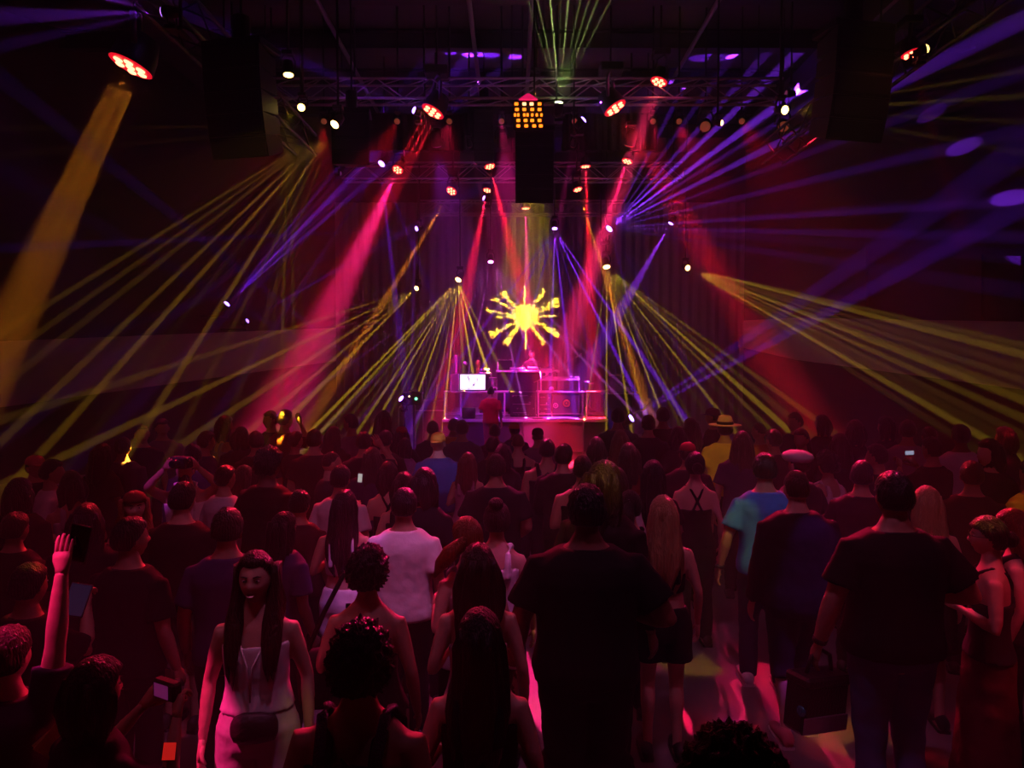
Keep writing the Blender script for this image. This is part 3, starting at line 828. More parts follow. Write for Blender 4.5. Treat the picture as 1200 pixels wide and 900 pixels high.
b = MB(); b.ball((0, .05, .06), .07); part(t, 'globe', b, WHITEP, True)
b = MB(); b.lathe([(.05, 0), (.05, .02)], 12, Matrix.Translation((0, .05, 0))); part(t, 'base', b, BLACKP)
t = thing('guitar_amplifier', 'grey amplifier with pale top on a side stand by the stage', 'amplifier', (2.95, 20.2, 0))
b = MB(); b.bbox((-.3, 0, 0), (.5, .5, 1.44), .01); part(t, 'stand_case', b, BLACKP)
b = MB(); b.bbox((-.2, 0, 1.46), (.2, .35, 1.95), .02); part(t, 'cabinet', b, mat('amp_grey', (.2, .2, .2), .7, bump=.4, bscale=80))
b = MB(); b.bbox((-.21, -.01, 1.95), (.21, .36, 1.99), .01); part(t, 'top_panel', b, mat('amp_top', (.6, .5, .4), .5))
b = MB(); b.bbox((-.42, -.02, 1.44), (.62, .5, 1.46), .006); part(t, 'shelf', b, STEEL)


def mic_stand(label, base, h, boom=None, group='microphone stands'):
    t = thing('microphone_stand', label, 'mic stand', base, 0, group)
    b = MB(); b.tube([(0, 0, .02), (0, 0, h)], .013, 8); part(t, 'pole', b, mat('stand_metal', (.4, .36, .4), .3, .8), True)
    b = MB(); b.lathe([(.14, 0), (.14, .02), (.02, .035)], 18); part(t, 'base', b, BLACKM)
    e = V((0, 0, h))
    if boom:
        e2 = e + V(boom); b = MB(); b.tube([e - V(boom) * .25, e2], .01, 6); part(t, 'boom', b, mat('stand_metal', (.4, .36, .4)), True); e = e2
    b = MB(); b.tube([e - V((.03, 0, .02)), e + V((.05, 0, .03))], [.014, .018], 8); b.ball(e + V((.07, 0, .045)), .03); part(t, 'microphone', b, mat('mic_grille', (.45, .42, .45), .4, .7), True)
    return t


mic_stand('straight microphone stand in front of the amplifier racks', (.66, 18.5, DECKZ), .98, (.38, .1, .18))
mic_stand('tall boom microphone stand behind the keyboard table', (1.62, 20.6, DECKZ), 1.45, (.3, 0, .18))
mic_stand('slim tall white microphone stand on the floor beside the stage', (-2.72, 17.1, 0), 1.28)
mic_stand('pink-lit microphone stand at the stage corner', (-2.35, 18.9, 0), 1.9)
mic_stand('upright microphone stand beside the curved pipe', (3.15, 18.6, 0), 1.66, (.3, 0, -.3))
t = thing('floor_monitor', 'round-topped black monitor speaker at the stage lip', 'speaker', (-1.12, 18.55, DECKZ))
b = MB(); b.tube([(-.17, 0, .14), (.17, 0, .14)], .14, 16); part(t, 'drum', b, BLACKP, True)
b = MB(); b.bbox((-.15, -.1, 0), (.15, .1, .05)); part(t, 'foot', b, BLACKP)
t = thing('road_case', 'black road case with pale lid line beside the stage', 'case', (-2.25, 19.7, 0))
b = MB(); b.bbox((-.4, 0, 0), (.4, .6, 1.3), .015); part(t, 'body', b, BLACKP)
b = MB(); b.bbox((-.41, -.01, 1.0), (.41, .01, 1.03), .004); part(t, 'lid_line', b, STEEL)
t = thing('camera_rig', 'black camera rig with a green and a white pilot light by the stage', 'camera', (-2.44, 17.8, 0))
b = MB(); b.tube([(0, 0, 0), (0, 0, 1.35)], .03, 8); part(t, 'column', b, BLACKM)
b = MB(); b.bbox((-.28, -.1, 1.3), (.2, .25, 1.62), .03); part(t, 'body', b, BLACKP)
b = MB(); b.ball((.07, -.12, 1.46), .035); part(t, 'green_light', b, mat('green_pilot', (.2, 1, .5), .4, emit=(.15, 1, .45), strength=4), True)
b = MB(); b.ball((-.1, -.12, 1.52), .02); part(t, 'white_light', b, mat('warm_pilot', (1, .8, .4), .4, emit=(1, .7, .3), strength=4), True)
b = MB(); b.tube([(-.1, 0, 1.66), (.1, 0, 1.66)], .02, 8); part(t, 'top_handle', b, STEEL, True)
t = thing('pipe_crane', 'pale curved pipe arm standing beside the stage corner', 'pipe', (3.05, 17.9, 0))
b = MB(); b.tube([(0, 0, 0), (0, 0, 1.0), (.05, 0, 1.1), (.25, 0, 1.18), (.42, 0, 1.45)], .03, 8); part(t, 'arm', b, STEEL, True)
b = MB(); b.lathe([(.2, 0), (.2, .03), (.04, .05)], 16); part(t, 'foot', b, BLACKM)
# ---------------------------------------------------------------- people
def ell(c, rx, ry, n=20, e=2.0):
    out = []
    for j in range(n):
        w = 2 * math.pi * j / n
        cx, sy = math.cos(w), math.sin(w)
        out.append(V((c[0] + rx * math.copysign(abs(cx) ** (2 / e), cx), c[1] + ry * math.copysign(abs(sy) ** (2 / e), sy), c[2])))
    return out


def interp(zs, vs, z):
    if z <= zs[0]: return vs[0]
    for i in range(len(zs) - 1):
        if z <= zs[i + 1]:
            t = (z - zs[i]) / (zs[i + 1] - zs[i])
            return vs[i] + (vs[i + 1] - vs[i]) * t
    return vs[-1]


TZS = [.78, .84, .92, 1.02, 1.12, 1.24, 1.34, 1.41, 1.455, 1.49, 1.53]
TORSO = {'m': ([.10, .158, .174, .160, .158, .172, .186, .180, .130, .078, .060], [.08, .115, .124, .112, .110, .120, .120, .100, .075, .062, .060]),
         'f': ([.10, .165, .182, .146, .128, .138, .150, .148, .105, .064, .050], [.08, .118, .122, .098, .090, .105, .102, .084, .064, .055, .052])}


def head_mesh(nseg, nring, sex):
    mb = MB()
    vs = []
    for i in range(nring + 1):
        t = math.pi * i / nring - math.pi / 2
        for j in range(nseg):
            w = 2 * math.pi * j / nseg
            x, y, z = math.cos(t) * math.cos(w), math.cos(t) * math.sin(w), math.sin(t)
            X, Y, Z = x * .076, y * .097, z * .118
            if z < 0:
                k = (-z) ** 1.4
                X *= 1 - .30 * k
                if y < 0: Y *= 1 - .45 * k
            if y > 0:
                X *= 1 - .04 * y
                Y = Y * (.95 if z > -.2 else .95 + .10 * min(1, -z - .2))
                def g(cx, cz, sx_, sz_): return math.exp(-((X - cx) / sx_) ** 2 - ((Z - cz) / sz_) ** 2)
                Y += .012 * g(0, .0, .010, .03) + .018 * g(0, -.022, .013, .014) - .011 * (g(.031, .010, .017, .011) + g(-.031, .010, .017, .011))
                Y += .005 * (g(.03, .03, .025, .008) + g(-.03, .03, .025, .008)) + .007 * g(0, -.058, .022, .010) - .003 * g(0, -.074, .02, .006) + .008 * g(0, -.095, .025, .016)
                Y += .004 * (g(.045, -.025, .02, .02) + g(-.045, -.025, .02, .02))
            vs.append(V((X, Y, Z)))
    fs = []
    for i in range(nring):
        for j in range(nseg):
            k = (j + 1) % nseg
            fs.append((i * nseg + j, i * nseg + k, (i + 1) * nseg + k, (i + 1) * nseg + j))
    mb.add(vs, fs)
    for fi, f in enumerate(fs):
        c = sum((vs[q] for q in f), V((0, 0, 0))) / 4
        if c.y > .05 and abs(c.x) < .024 and -.068 < c.z < -.049: mb.m[fi] = 2
    for s in (-1, 1):
        mb.mi = 0
        mb.ball((s * .077, -.008, -.005), (.012, .020, .032), 8, 6)
        if nseg > 24:
            mb.mi = 1; mb.ball((s * .031, .0775, .010), (.0115, .0085, .0065), 10, 6)
            mb.mi = 3; mb.ball((s * .031, .0845, .010), (.0045, .003, .0045), 8, 5)
            mb.mi = 3; mb.tube([(s * .014, .0895, .028), (s * .033, .088, .034), (s * .05, .078, .029)], [.003, .0035, .0015], 6, flat=.7)
    return mb


def hand_mb(curl):
    mb = MB()
    mb.loft([ell((0, 0, .015), .026, .02, 10), ell((0, 0, -.02), .033, .018, 10), ell((.002, 0, -.06), .042, .016, 10, 2.6), ell((.002, .002, -.092), .041, .014, 10, 2.6)][::-1])
    for i, (x, L, r) in enumerate(((.033, .072, .0092), (.011, .082, .0095), (-.012, .076, .009), (-.033, .058, .008))):
        p = V((x, 0, -.085)); d = V((x * .9, 0, -1)).normalized(); pts = [p]; a = 0
        for k, q in enumerate((.45, .32, .23)):
            a += curl * (.5, .8, .6)[k]
            p = p + V((d.x * math.cos(a), math.sin(a), d.z * math.cos(a))) * L * q
            pts.append(p)
        mb.tube(pts, [r, r * .98, r * .9, r * .7], 7, ref=(1, 0, 0), round_end=True)
    mb.tube([(.022, .006, -.02), (.045, .014, -.05), (.054, .02 + .012 * curl, -.075), (.052, .028 + .03 * curl, -.096)], [.014, .0125, .011, .008], 7, ref=(0, 1, 0), round_end=True)
    return mb


HEADS = {True: head_mesh(40, 30, 'm'), False: head_mesh(20, 14, 'm')}
HANDS = {'relax': hand_mb(.45), 'grip': hand_mb(1.25), 'open': hand_mb(.1)}
ARMS = {  # elbow, wrist offsets for the +x side
    'down': ((.245, -.03, 1.13), (.262, .05, .885), 'relax'), 'down2': ((.275, -.02, 1.14), (.315, .05, .89), 'relax'),
    'bent': ((.25, -.05, 1.14), (.13, .22, 1.20), 'grip'), 'low': ((.265, -.05, 1.13), (.15, .17, .98), 'grip'),
    'elbow': ((.33, -.06, 1.16), (.19, .19, 1.10), 'grip'),
    'up': ((.31, .10, 1.58), (.24, .14, 1.84), 'open'), 'cam': ((.32, .14, 1.50), (.10, .22, 1.74), 'grip'),
    'phone': ((.25, .15, 1.24), (.07, .33, 1.50), 'grip'), 'head': ((.34, .08, 1.36), (.17, .10, 1.60), 'open'),
    'hip': ((.36, -.06, 1.16), (.19, .05, 1.04), 'relax'), 'cross': ((.24, -.01, 1.13), (-.02, .21, 1.20), 'relax'),
    'reach': ((.20, .05, 1.71), (.19, .10, 1.96), 'open'),
    'fwd': ((.24, .14, 1.20), (.2, .38, 1.24), 'open'), 'high': ((.22, .22, 1.52), (.20, .32, 1.86), 'open'),
}
PEND = []
DISP = bpy.data.textures.new('fold_noise', 'CLOUDS'); DISP.noise_scale = .11; DISP.noise_depth = 2


def remesh_later(mb, voxel, smooth, disp, cb):
    me = mb.mesh('tmp'); o = bpy.data.objects.new('tmp', me); C.objects.link(o)
    r = o.modifiers.new('r', 'REMESH'); r.mode = 'VOXEL'; r.voxel_size = voxel; r.adaptivity = 0
    s = o.modifiers.new('s', 'SMOOTH'); s.factor = .5; s.iterations = smooth
    if disp:
        d = o.modifiers.new('d', 'DISPLACE'); d.texture = DISP; d.strength = disp; d.mid_level = .5; d.texture_coords = 'LOCAL'
    PEND.append((o, cb))


def flush():
    dg = bpy.context.evaluated_depsgraph_get()
    dg.update()
    done = [(bpy.data.meshes.new_from_object(o.evaluated_get(dg)), cb, o) for o, cb in PEND]
    for me, cb, o in done:
        t = o.data; bpy.data.objects.remove(o); bpy.data.meshes.remove(t)
        cb(me)
    PEND.clear()


SKINS = {'light': (.50, .30, .22), 'tan': (.38, .21, .14), 'brown': (.17, .085, .055), 'pale': (.58, .38, .30)}
HAIRS = {'black': (.008, .006, .006), 'brown': (.035, .016, .009), 'auburn': (.14, .04, .018), 'blonde': (.38, .23, .10), 'red': (.22, .06, .02), 'grey': (.2, .19, .19)}


def skin_m(k):
    return mat('skin_' + k, SKINS[k], .55, bump=.05, bscale=60, var=.08, spec=.35)


def hair_m(k):
    return mat('hair_' + k, HAIRS[k], .38, bump=.9, bscale=12, var=.45, spec=.5, stretch=(9, 9, .8))


EYEW = mat('eye_white', (.75, .72, .70), .2); LIP = mat('lip', (.42, .12, .11), .45); DARKF = mat('brow_iris', (.02, .012, .01), .5)


def scalp(nseg, nring, off, rough_amp, rough_f, low=-.5, hairline=.42, seed=0):
    """closed shell around the skull: proud of it over the hair area, sunk under the skin over the face"""
    mb = MB(); vs = []
    sd = V((seed * 3.1, seed * 1.7, 0))
    for i in range(nring + 1):
        t = math.pi * i / nring - math.pi / 2
        for j in range(nseg):
            w = 2 * math.pi * j / nseg
            d = V((math.cos(t) * math.cos(w), math.cos(t) * math.sin(w), math.sin(t)))
            # hair limit height as a function of heading: low at the nape, high over the forehead
            lim = low + (hairline - low) * max(0, min(1, (d.y + .35) / .9)) ** .8
            k = max(0, min(1, (d.z - lim) / .10))
            nz = noise.noise(d * rough_f + sd) * rough_amp + noise.noise(d * rough_f * 2.3 + sd) * rough_amp * .5
            o = (off + nz) * k - .014 * (1 - k)
            X, Y, Z = d.x * (.076 + o), d.y * (.097 + o), d.z * (.118 + o)
            if d.z < 0:
                q = (-d.z) ** 1.4; X *= 1 - .28 * q * (1 - .6 * k)
                if d.y < 0: Y *= 1 - .35 * q
            vs.append(V((X, Y, Z)))
    fs = [(i * nseg + j, i * nseg + (j + 1) % nseg, (i + 1) * nseg + (j + 1) % nseg, (i + 1) * nseg + j) for i in range(nring) for j in range(nseg)]
    mb.add(vs, fs)
    return mb


def curtain(mb, pts, nseg=34, seed=0, strand=.10):
    """hair mass lofted through (z, half width, half depth, y) rows with strand ridges"""
    rings = []
    for i, (z, rx, ry, y) in enumerate(pts):
        r = []
        for j in range(nseg):
            w = 2 * math.pi * j / nseg
            k = 1 + strand * math.sin(w * 7 + seed + i * .35) + strand * .8 * math.sin(w * 12 + seed * 2 - i * .5)
            nz = noise.noise(V((math.cos(w) * 2.2, math.sin(w) * 2.2 + seed * 3.7, z * 7)))
            k += nz * .16
            end = max(0, i - (len(pts) - 4)) / 3
            r.append(V((rx * k * math.cos(w), y + ry * k * math.sin(w), z + end * .05 * math.sin(w * 5 + seed) + end * nz * .08)))
        rings.append(r)
    mb.loft(rings[::-1] if rings[0][0].z > rings[-1][0].z else rings)


def hair_mb(style, fine, seed):
    n, m = (40, 28) if fine else (20, 14)
    if style == 'bald': return scalp(n, m, .0015, 0, 3, -.3, .45, seed)
    if style == 'buzz': return scalp(n, m, .006, .001, 12, -.45, .45, seed)
    if style == 'short': return scalp(n, m, .016, .007, 7, -.5, .45, seed)
    if style == 'curly': return scalp(n + 16, m + 12, .034, .022, 9, -.55, .40, seed)
    if style == 'afro': return scalp(n + 16, m + 12, .075, .03, 10, -.45, .35, seed)
    mb = scalp(n, m, .018, .005, 6, -.55, .60 if style == 'frame' else .42, seed)
    if style == 'long':
        curtain(mb, [(.07, .072, .07, -.03), (.0, .094, .085, -.035), (-.08, .102, .08, -.045), (-.16, .110, .07, -.07), (-.24, .114, .058, -.095), (-.32, .108, .048, -.11), (-.40, .088, .038, -.115), (-.46, .05, .02, -.115)], seed=seed)
    elif style == 'wavy':
        curtain(mb, [(.07, .075, .075, -.03), (.0, .100, .088, -.035), (-.08, .112, .082, -.045), (-.16, .120, .072, -.07), (-.23, .116, .06, -.095), (-.31, .095, .045, -.105), (-.37, .045, .02, -.105)], seed=seed, strand=.13)
    elif style == 'bob':
        curtain(mb, [(.07, .074, .075, -.025), (.0, .1, .09, -.03), (-.07, .112, .085, -.035), (-.13, .108, .07, -.04), (-.16, .08, .05, -.04)], seed=seed)
    elif style == 'frame':   # long hair, face open toward +y
        for s in (-1, 1):
            b2 = MB(); curtain(b2, [(.06, .022, .05, -.035), (-.02, .024, .055, -.03), (-.10, .032, .055, -.01), (-.20, .045, .05, .03), (-.30, .045, .042, .07), (-.38, .032, .03, .09), (-.42, .012, .012, .09)], 14, seed + s)
            mb.add([V(p) + V((s * .088, 0, 0)) for p in b2.v], b2.f)
        curtain(mb, [(.05, .07, .06, -.04), (-.04, .095, .05, -.06), (-.14, .11, .04, -.08), (-.28, .10, .035, -.11), (-.36, .05, .02, -.11)], seed=seed)
    elif style == 'bun':
        mb.ball((0, -.06, .125), (.052, .05, .045), 14, 10)
    elif style == 'lowbun':
        mb.ball((0, -.115, .0), (.05, .045, .05), 14, 10)
    elif style == 'pony':
        mb.tube([(0, -.09, .06), (0, -.14, .05), (0, -.165, -.03), (0, -.16, -.14), (0, -.15, -.24), (0, -.15, -.30)], [.022, .036, .045, .042, .03, .008], 12)
    elif style == 'sidepony':
        mb.tube([(-.06, -.08, .02), (-.10, -.11, .0), (-.15, -.08, -.05), (-.19, -.04, -.12), (-.21, .0, -.2)], [.022, .04, .05, .04, .01], 12)
    return mb


COUNT = [0]
PLACED = []


def person(label, px, py, s, face=0, sex='m', arms=('down', 'down'), hair=('short', 'black'), skin='tan', top=('tee', (.012, .012, .013)), bottom=('pants', (.015, .016, .02)),
           shoe=(.02, .02, .022), bulk=1.0, head=(0, 0), stride=0., hat=None, group=None, zfloor=0., d=None, shoes=True, h=None):
    """px,py: pixel of the crown; s: pixels per metre there; face: heading in degrees (0 = toward the stage, 180 = toward the camera)"""
    COUNT[0] += 1
    seed = COUNT[0]
    dist = d or F_PX / s
    q = P(px, py, dist)
    hh = (q.z - zfloor) if h is None else h
    extra = {'afro': .07, 'curly': .03, 'bun': .05}.get(hair[0], .015) + (.03 if hat else 0)
    if h is None and d is None:
        h0 = max(1.52, min(1.95, hh)); best = None
        jit = 20 if group else (7 if s < 130 else 0)
        for i, dx in [(i, dx) for i in range(-14, 15) for dx in ((0, -jit / 2, jit / 2, -jit, jit) if jit else (0,))]:      # neighbours in the crowd keep clear of each other: try a little taller and nearer, or shorter and farther
            h1 = h0 + i * .02
            if not 1.5 <= h1 <= 1.97: continue
            d1 = dist
            for _ in range(40):
                e = P(px + dx, py, d1).z - h1
                if abs(e) < .002: break
                d1 += e * d1 / (CAM_H - h1)
            w = P(px + dx, py, d1)
            cost = abs(i) * .06 + abs(dx) * .02 + sum(max(0, (.36 + .12 * (b_ + bulk - 1)) - (V((x_, y_)) - w.xy).length) * 14 for x_, y_, b_ in PLACED)
            if best is None or cost < best[0]: best = (cost, h1, d1, dx)
        hh, dist = best[1], best[2]
        px += best[3]
        q = P(px, py, dist)
    elif h is None:
        hh = max(1.5, min(1.97, hh))
    PLACED.append((q.x, dist, bulk))
    sc = (hh - extra * .9) / 1.75
    fine = s > 150
    vox = .014 if s > 200 else (.018 if s > 140 else .026)
    tx, ty = TORSO[sex]
    sh = (.186 if sex == 'm' else .156) * (bulk * .5 + .5)
    ar = 1.0 if sex == 'm' else .80
    rnd = random.Random(seed * 17)
    body = MB()
    RX = lambda z: interp(TZS, tx, z) * (1 + (bulk - 1) * (1 if z < 1.45 else .4))
    RY = lambda z: interp(TZS, ty, z) * (1 + (bulk - 1) * (1 if z < 1.45 else .4))
    body.loft([ell((0, 0, z), RX(z) - (.010 if z < .98 else 0), RY(z) - (.010 if z < .98 else 0)) for z in TZS])
    hp = V((math.sin(math.radians(-head[0])) * .0, .02, 1.632))
    body.tube([(0, -.005, 1.46), (0, 0, 1.53), (0, .008, 1.60)], [.066 * (ar * .5 + .5), .056 * (ar * .4 + .6), .056 * (ar * .4 + .6)], 12)
    joints = {}
    for sd, pose in ((-1, arms[0]), (1, arms[1])):
        e, w, hk = ARMS[pose]
        jx = lambda p: V((sd * p[0] * (1 if sex == 'm' else .93) + sd * (bulk - 1) * .12, p[1], p[2]))
        A = V((sd * sh, -.005, 1.378)); E = jx(e); W = jx(w)
        if (E - A).length > .33: E = A + (E - A).normalized() * .31
        if (W - E).length > .29: W = E + (W - E).normalized() * .265
        joints[sd] = (A, E, W, hk)
        k = ar * (1 + (bulk - 1) * .7)
        body.tube([A + V((-sd * .05, 0, .0)), A, A.lerp(E, .35), A.lerp(E, .8), E, E.lerp(W, .25), E.lerp(W, .7), W, W + (W - E).normalized() * .02],
                  [.05 * k, .060 * k, .054 * k, .045 * k, .041 * k, .044 * k, .036 * k, .028 * k, .026 * k], 12)
    legs = {}
    for sd in (-1, 1):
        st = stride * sd
        Hj, Kn, An = V((sd * .088, 0, .90)), V((sd * .095, .02 + st * .14, .49)), V((sd * .10, -.02 + st * .20 - (.04 if st < 0 else 0), .085))
        legs[sd] = (Hj, Kn, An)
        k = (1 + (bulk - 1) * .6) * (.86 if bottom[0] in ('pants', 'slim', 'maxi') else .93)
        body.tube([Hj + V((0, 0, .04)), Hj, Hj.lerp(Kn, .3), Hj.lerp(Kn, .75), Kn, Kn.lerp(An, .28) + V((0, -.012, 0)), Kn.lerp(An, .65), An, An - V((0, 0, .04))],
                  [.08 * k, .090 * k, .083 * k, .062 * k, .054 * k, .056 * k, .042 * k, .036 * k, .036 * k], 12)
        body.tube([An + V((0, -.045, -.045)), An + V((0, .0, -.05)), An + V((sd * .01, .09, -.06)), An + V((sd * .015, .15, -.068))], [.032, .038, .036, .022], 10, ref=(1, 0, 0), round_end=True)
    hyaw, hpit = math.radians(head[0]), math.radians(head[1])
    HM = Matrix.Translation(hp) @ Matrix.Rotation(hyaw, 4, 'Z') @ Matrix.Rotation(hpit, 4, 'X')
    rotz = -math.radians(face)
    root = bpy.data.objects.new('person', bpy.data.meshes.new('body'))
    C.objects.link(root)
    root.location = (q.x, dist, zfloor)
    root.rotation_euler = (0, 0, rotz)
    root.scale = (sc, sc, sc)
    root['label'] = label
    root['category'] = 'person'
    if group: root['group'] = group

    def finish(me):
        bm = bmesh.new(); bm.from_mesh(me)

        def join(mb, M, flip=False):
            t = mb.mesh('t'); t.transform(M)
            if flip: t.flip_normals()
            bm.from_mesh(t); bpy.data.meshes.remove(t)
        hs = 1.0 if sex == 'm' else .96
        join(HEADS[fine], HM @ Matrix.Scale(hs, 4))
        for sd, (A, E, W, hk) in joints.items():
            dr = (W - E).normalized()
            palm = V((0, 1, 0)) if dr.z > .6 else V((-sd, 0, 0))
            thumb = V((0, 1, 0)) if dr.z < -.5 else (V((-sd, 0, 0)) if dr.z > .6 else V((0, 0, 1)))
            z = -dr; y = (palm - z * palm.dot(z)).normalized(); x = y.cross(z)
            M = Matrix((x, y, z)).transposed().to_4x4(); fl = x.dot(thumb) < 0
            join(HANDS[hk], Matrix.Translation(W + dr * .012) @ M @ Matrix.Diagonal((-1 if fl else 1, 1, 1, 1)) @ Matrix.Scale(.98 if sex == 'm' else .88, 4), fl)
        bm.to_mesh(root.data); bm.free(); bpy.data.meshes.remove(me)
        for m_ in (skin_m(skin), EYEW, LIP, DARKF): root.data.materials.append(m_)
        root.data.polygons.foreach_set('use_smooth', [True] * len(root.data.polygons))
    remesh_later(body, vox, 3, 0, finish)

    def child(name, mb, m_, vx=None, disp=0., sm=True, smooth=2 if s > 140 else 1):
        if vx:
            o = bpy.data.objects.new(name, bpy.data.meshes.new(name)); C.objects.link(o); o.parent = root

            def cb(me):
                o.data = me; me.name = name; me.materials.clear(); me.materials.append(m_)
                me.polygons.foreach_set('use_smooth', [True] * len(me.polygons))
            remesh_later(mb, vx, smooth, disp, cb)
            return o
        return mb.build(name, m_, root, sm)
    # hair
    hm = hair_mb(hair[0], fine, seed)
    ho = child('hair', hm, hair_m(hair[1])); ho.matrix_local = HM
    # top
    kind, col = top[0], top[1]
    tb = MB(); g = .016
    gv = vox * .9

    def trunk(z0, z1, gr, flare=0., e=2.3):
        zs = [z0 + (z1 - z0) * i / 9 for i in range(10)]
        tb.loft([ell((0, 0, z), RX(z) + gr + flare * (1 - (z - z0) / (z1 - z0)) ** 2, RY(z) + gr + flare * .7 * (1 - (z - z0) / (z1 - z0)) ** 2, 24, e) for z in zs])

    def sleeve(frac, r0, r1):
        for sd, (A, E, W, _) in joints.items():
            pts, rad = [A + V((-sd * .06, 0, .005)), A], [r0 * .9, r0]
            L1, L2 = (E - A).length, (W - E).length
            tot = frac * (L1 + L2)
            if tot <= L1: pts += [A.lerp(E, tot / L1 * .5), A.lerp(E, tot / L1)]; rad += [(r0 + r1) / 2, r1]
            else: pts += [A.lerp(E, .6), E, E.lerp(W, (tot - L1) / L2 * .5), E.lerp(W, (tot - L1) / L2)]; rad += [r0 * .95, r0 * .85, (r0 * .8 + r1) / 2, r1]
            tb.tube(pts, rad, 14)

    def straps(x, r, back_x=None, zt=1.30):
        bx = x if back_x is None else back_x
        for sd in (-1, 1):
            tb.tube([(sd * x, RY(zt) + .004, zt - .03), (sd * x, RY(1.36) + .008, 1.36), (sd * x, RY(1.42) * .8 + .012, 1.425), (sd * (x + .008), .0, 1.475 if sex == 'm' else 1.468), (sd * (x * .75 + bx * .25), -RY(1.42) * .8 - .014, 1.43), (sd * (x + bx) / 2, -RY(1.37) - .008, 1.37), (sd * bx, -RY(zt) - .010, zt - .03)], r * 1.15, 8)
    if kind == 'tee':
        trunk(.86, 1.475, g + .006, .016); sleeve(.37, .066 * (ar * .5 + .5) * (bulk * .6 + .4), .080 * (ar * .5 + .5) * (bulk * .6 + .4))
        child('t_shirt', tb, cloth(col), gv, .016)
    elif kind == 'long':
        trunk(.84, 1.48, g + .010, .018); sleeve(.95, .070 * (ar * .5 + .5) * bulk, .046)
        child('shirt', tb, cloth(col), gv, .024)
    elif kind == 'jacket':
        trunk(.80, 1.485, g + .022, .02); sleeve(.97, .076 * bulk, .056)
        child('jacket', tb, cloth(col), gv, .022)
    elif kind == 'tank':
        trunk(.90, 1.33, g, .012); straps(.085, .021, .08)
        child('tank_top', tb, cloth(col), min(gv, .0115) if s > 110 else .016, .008, smooth=1)
    elif kind == 'racer':
        trunk(.92, 1.27, g * .8, .01); straps(.075, .02, .03)
        child('tank_top', tb, cloth(col), min(gv, .0115) if s > 110 else .016, .008, smooth=1)
    elif kind == 'cami':
        trunk(.92, 1.25, g * .8, .012); straps(.085, .011, -.05, 1.26)
        child('camisole', tb, cloth(col), min(gv, .010), .008)
    elif kind == 'crop':
        trunk(1.13, 1.25, g * .7, 0); straps(.085, .012, .085, 1.23)
        child('crop_top', tb, cloth(col), min(gv, .010), .006)
    elif kind == 'croptank':
        trunk(1.01, 1.33, g * .8, .012); straps(.09, .016, .085)
        child('crop_top', tb, cloth(col), min(gv, .010), .010)
    elif kind == 'oneshoulder':
        trunk(.92, 1.22, g * .8, .01)
        tb.tube([(-.06, RY(1.3), 1.28), (-.10, 0, 1.462), (.0, -RY(1.34) - .006, 1.34), (.10, -RY(1.24) - .006, 1.22)], .022, 8)
        child('one_shoulder_top', tb, cloth(col), min(gv, .0115), .008, smooth=1)
    # bottoms
    kind, col = bottom[0], bottom[1]
    bb = MB()

    def pelvis(gr, z1=1.0):
        zs = [.80, .84, .88, .92, .96, z1]
        bb.loft([ell((0, 0, z), RX(z) + gr, RY(z) + gr, 22, 2.2) for z in zs])

    def legtube(z_end, gr, r_end):
        for sd, (Hj, Kn, An) in legs.items():
            pts, rad = [Hj + V((0, 0, .02)), Hj], [.095 * bulk + gr, .100 * bulk + gr]
            for t in (.35, .7, 1.0):
                p = Hj.lerp(Kn, t)
                if p.z > z_end: pts.append(p); rad.append(interp([.35, .7, 1.0], [.094, .078, .068], t) * (1 + (bulk - 1) * .6) + gr)
            if z_end < Kn.z:
                for t in (.35, .7):
                    p = Kn.lerp(An, t)
                    if p.z > z_end: pts.append(p); rad.append(.064 + gr)
                t = (Kn.z - z_end) / (Kn.z - An.z); pts.append(Kn.lerp(An, t)); rad.append(r_end)
            else:
                t = (Hj.z - z_end) / (Hj.z - Kn.z); pts.append(Hj.lerp(Kn, t)); rad.append(r_end)
            bb.tube(pts, rad, 16)
    if kind == 'pants': pelvis(.014); legtube(.06, .008, .062); child('trousers', bb, cloth(col), vox, .02)
    elif kind == 'slim': pelvis(.010); legtube(.08, .0, .048); child('trousers', bb, cloth(col), vox, .012)
    elif kind == 'shorts': pelvis(.014, 1.03); legtube(.66, .012, .115); child('shorts', bb, cloth(col), vox, .016)
    elif kind == 'longshorts': pelvis(.02); legtube(.44, .022, .115 * bulk); child('shorts', bb, cloth(col), vox, .018)
    elif kind == 'rolled': pelvis(.012); legtube(.40, .006, .085); child('trousers', bb, cloth(col), vox, .016)
    elif kind in ('skirt', 'maxi'):
        z0 = .56 if kind == 'skirt' else .06
        zs = [1.02 + (z0 - 1.02) * i / 8 for i in range(9)]
        bb.loft([ell((0, 0, z), (RX(max(z, .92)) + .015) * (1 + .28 * max(0, .92 - z)), (RY(max(z, .92)) + .015) * (1 + .5 * max(0, .92 - z)), 26) for z in zs][::-1])
        child('skirt', bb, cloth(col), vox, .03)
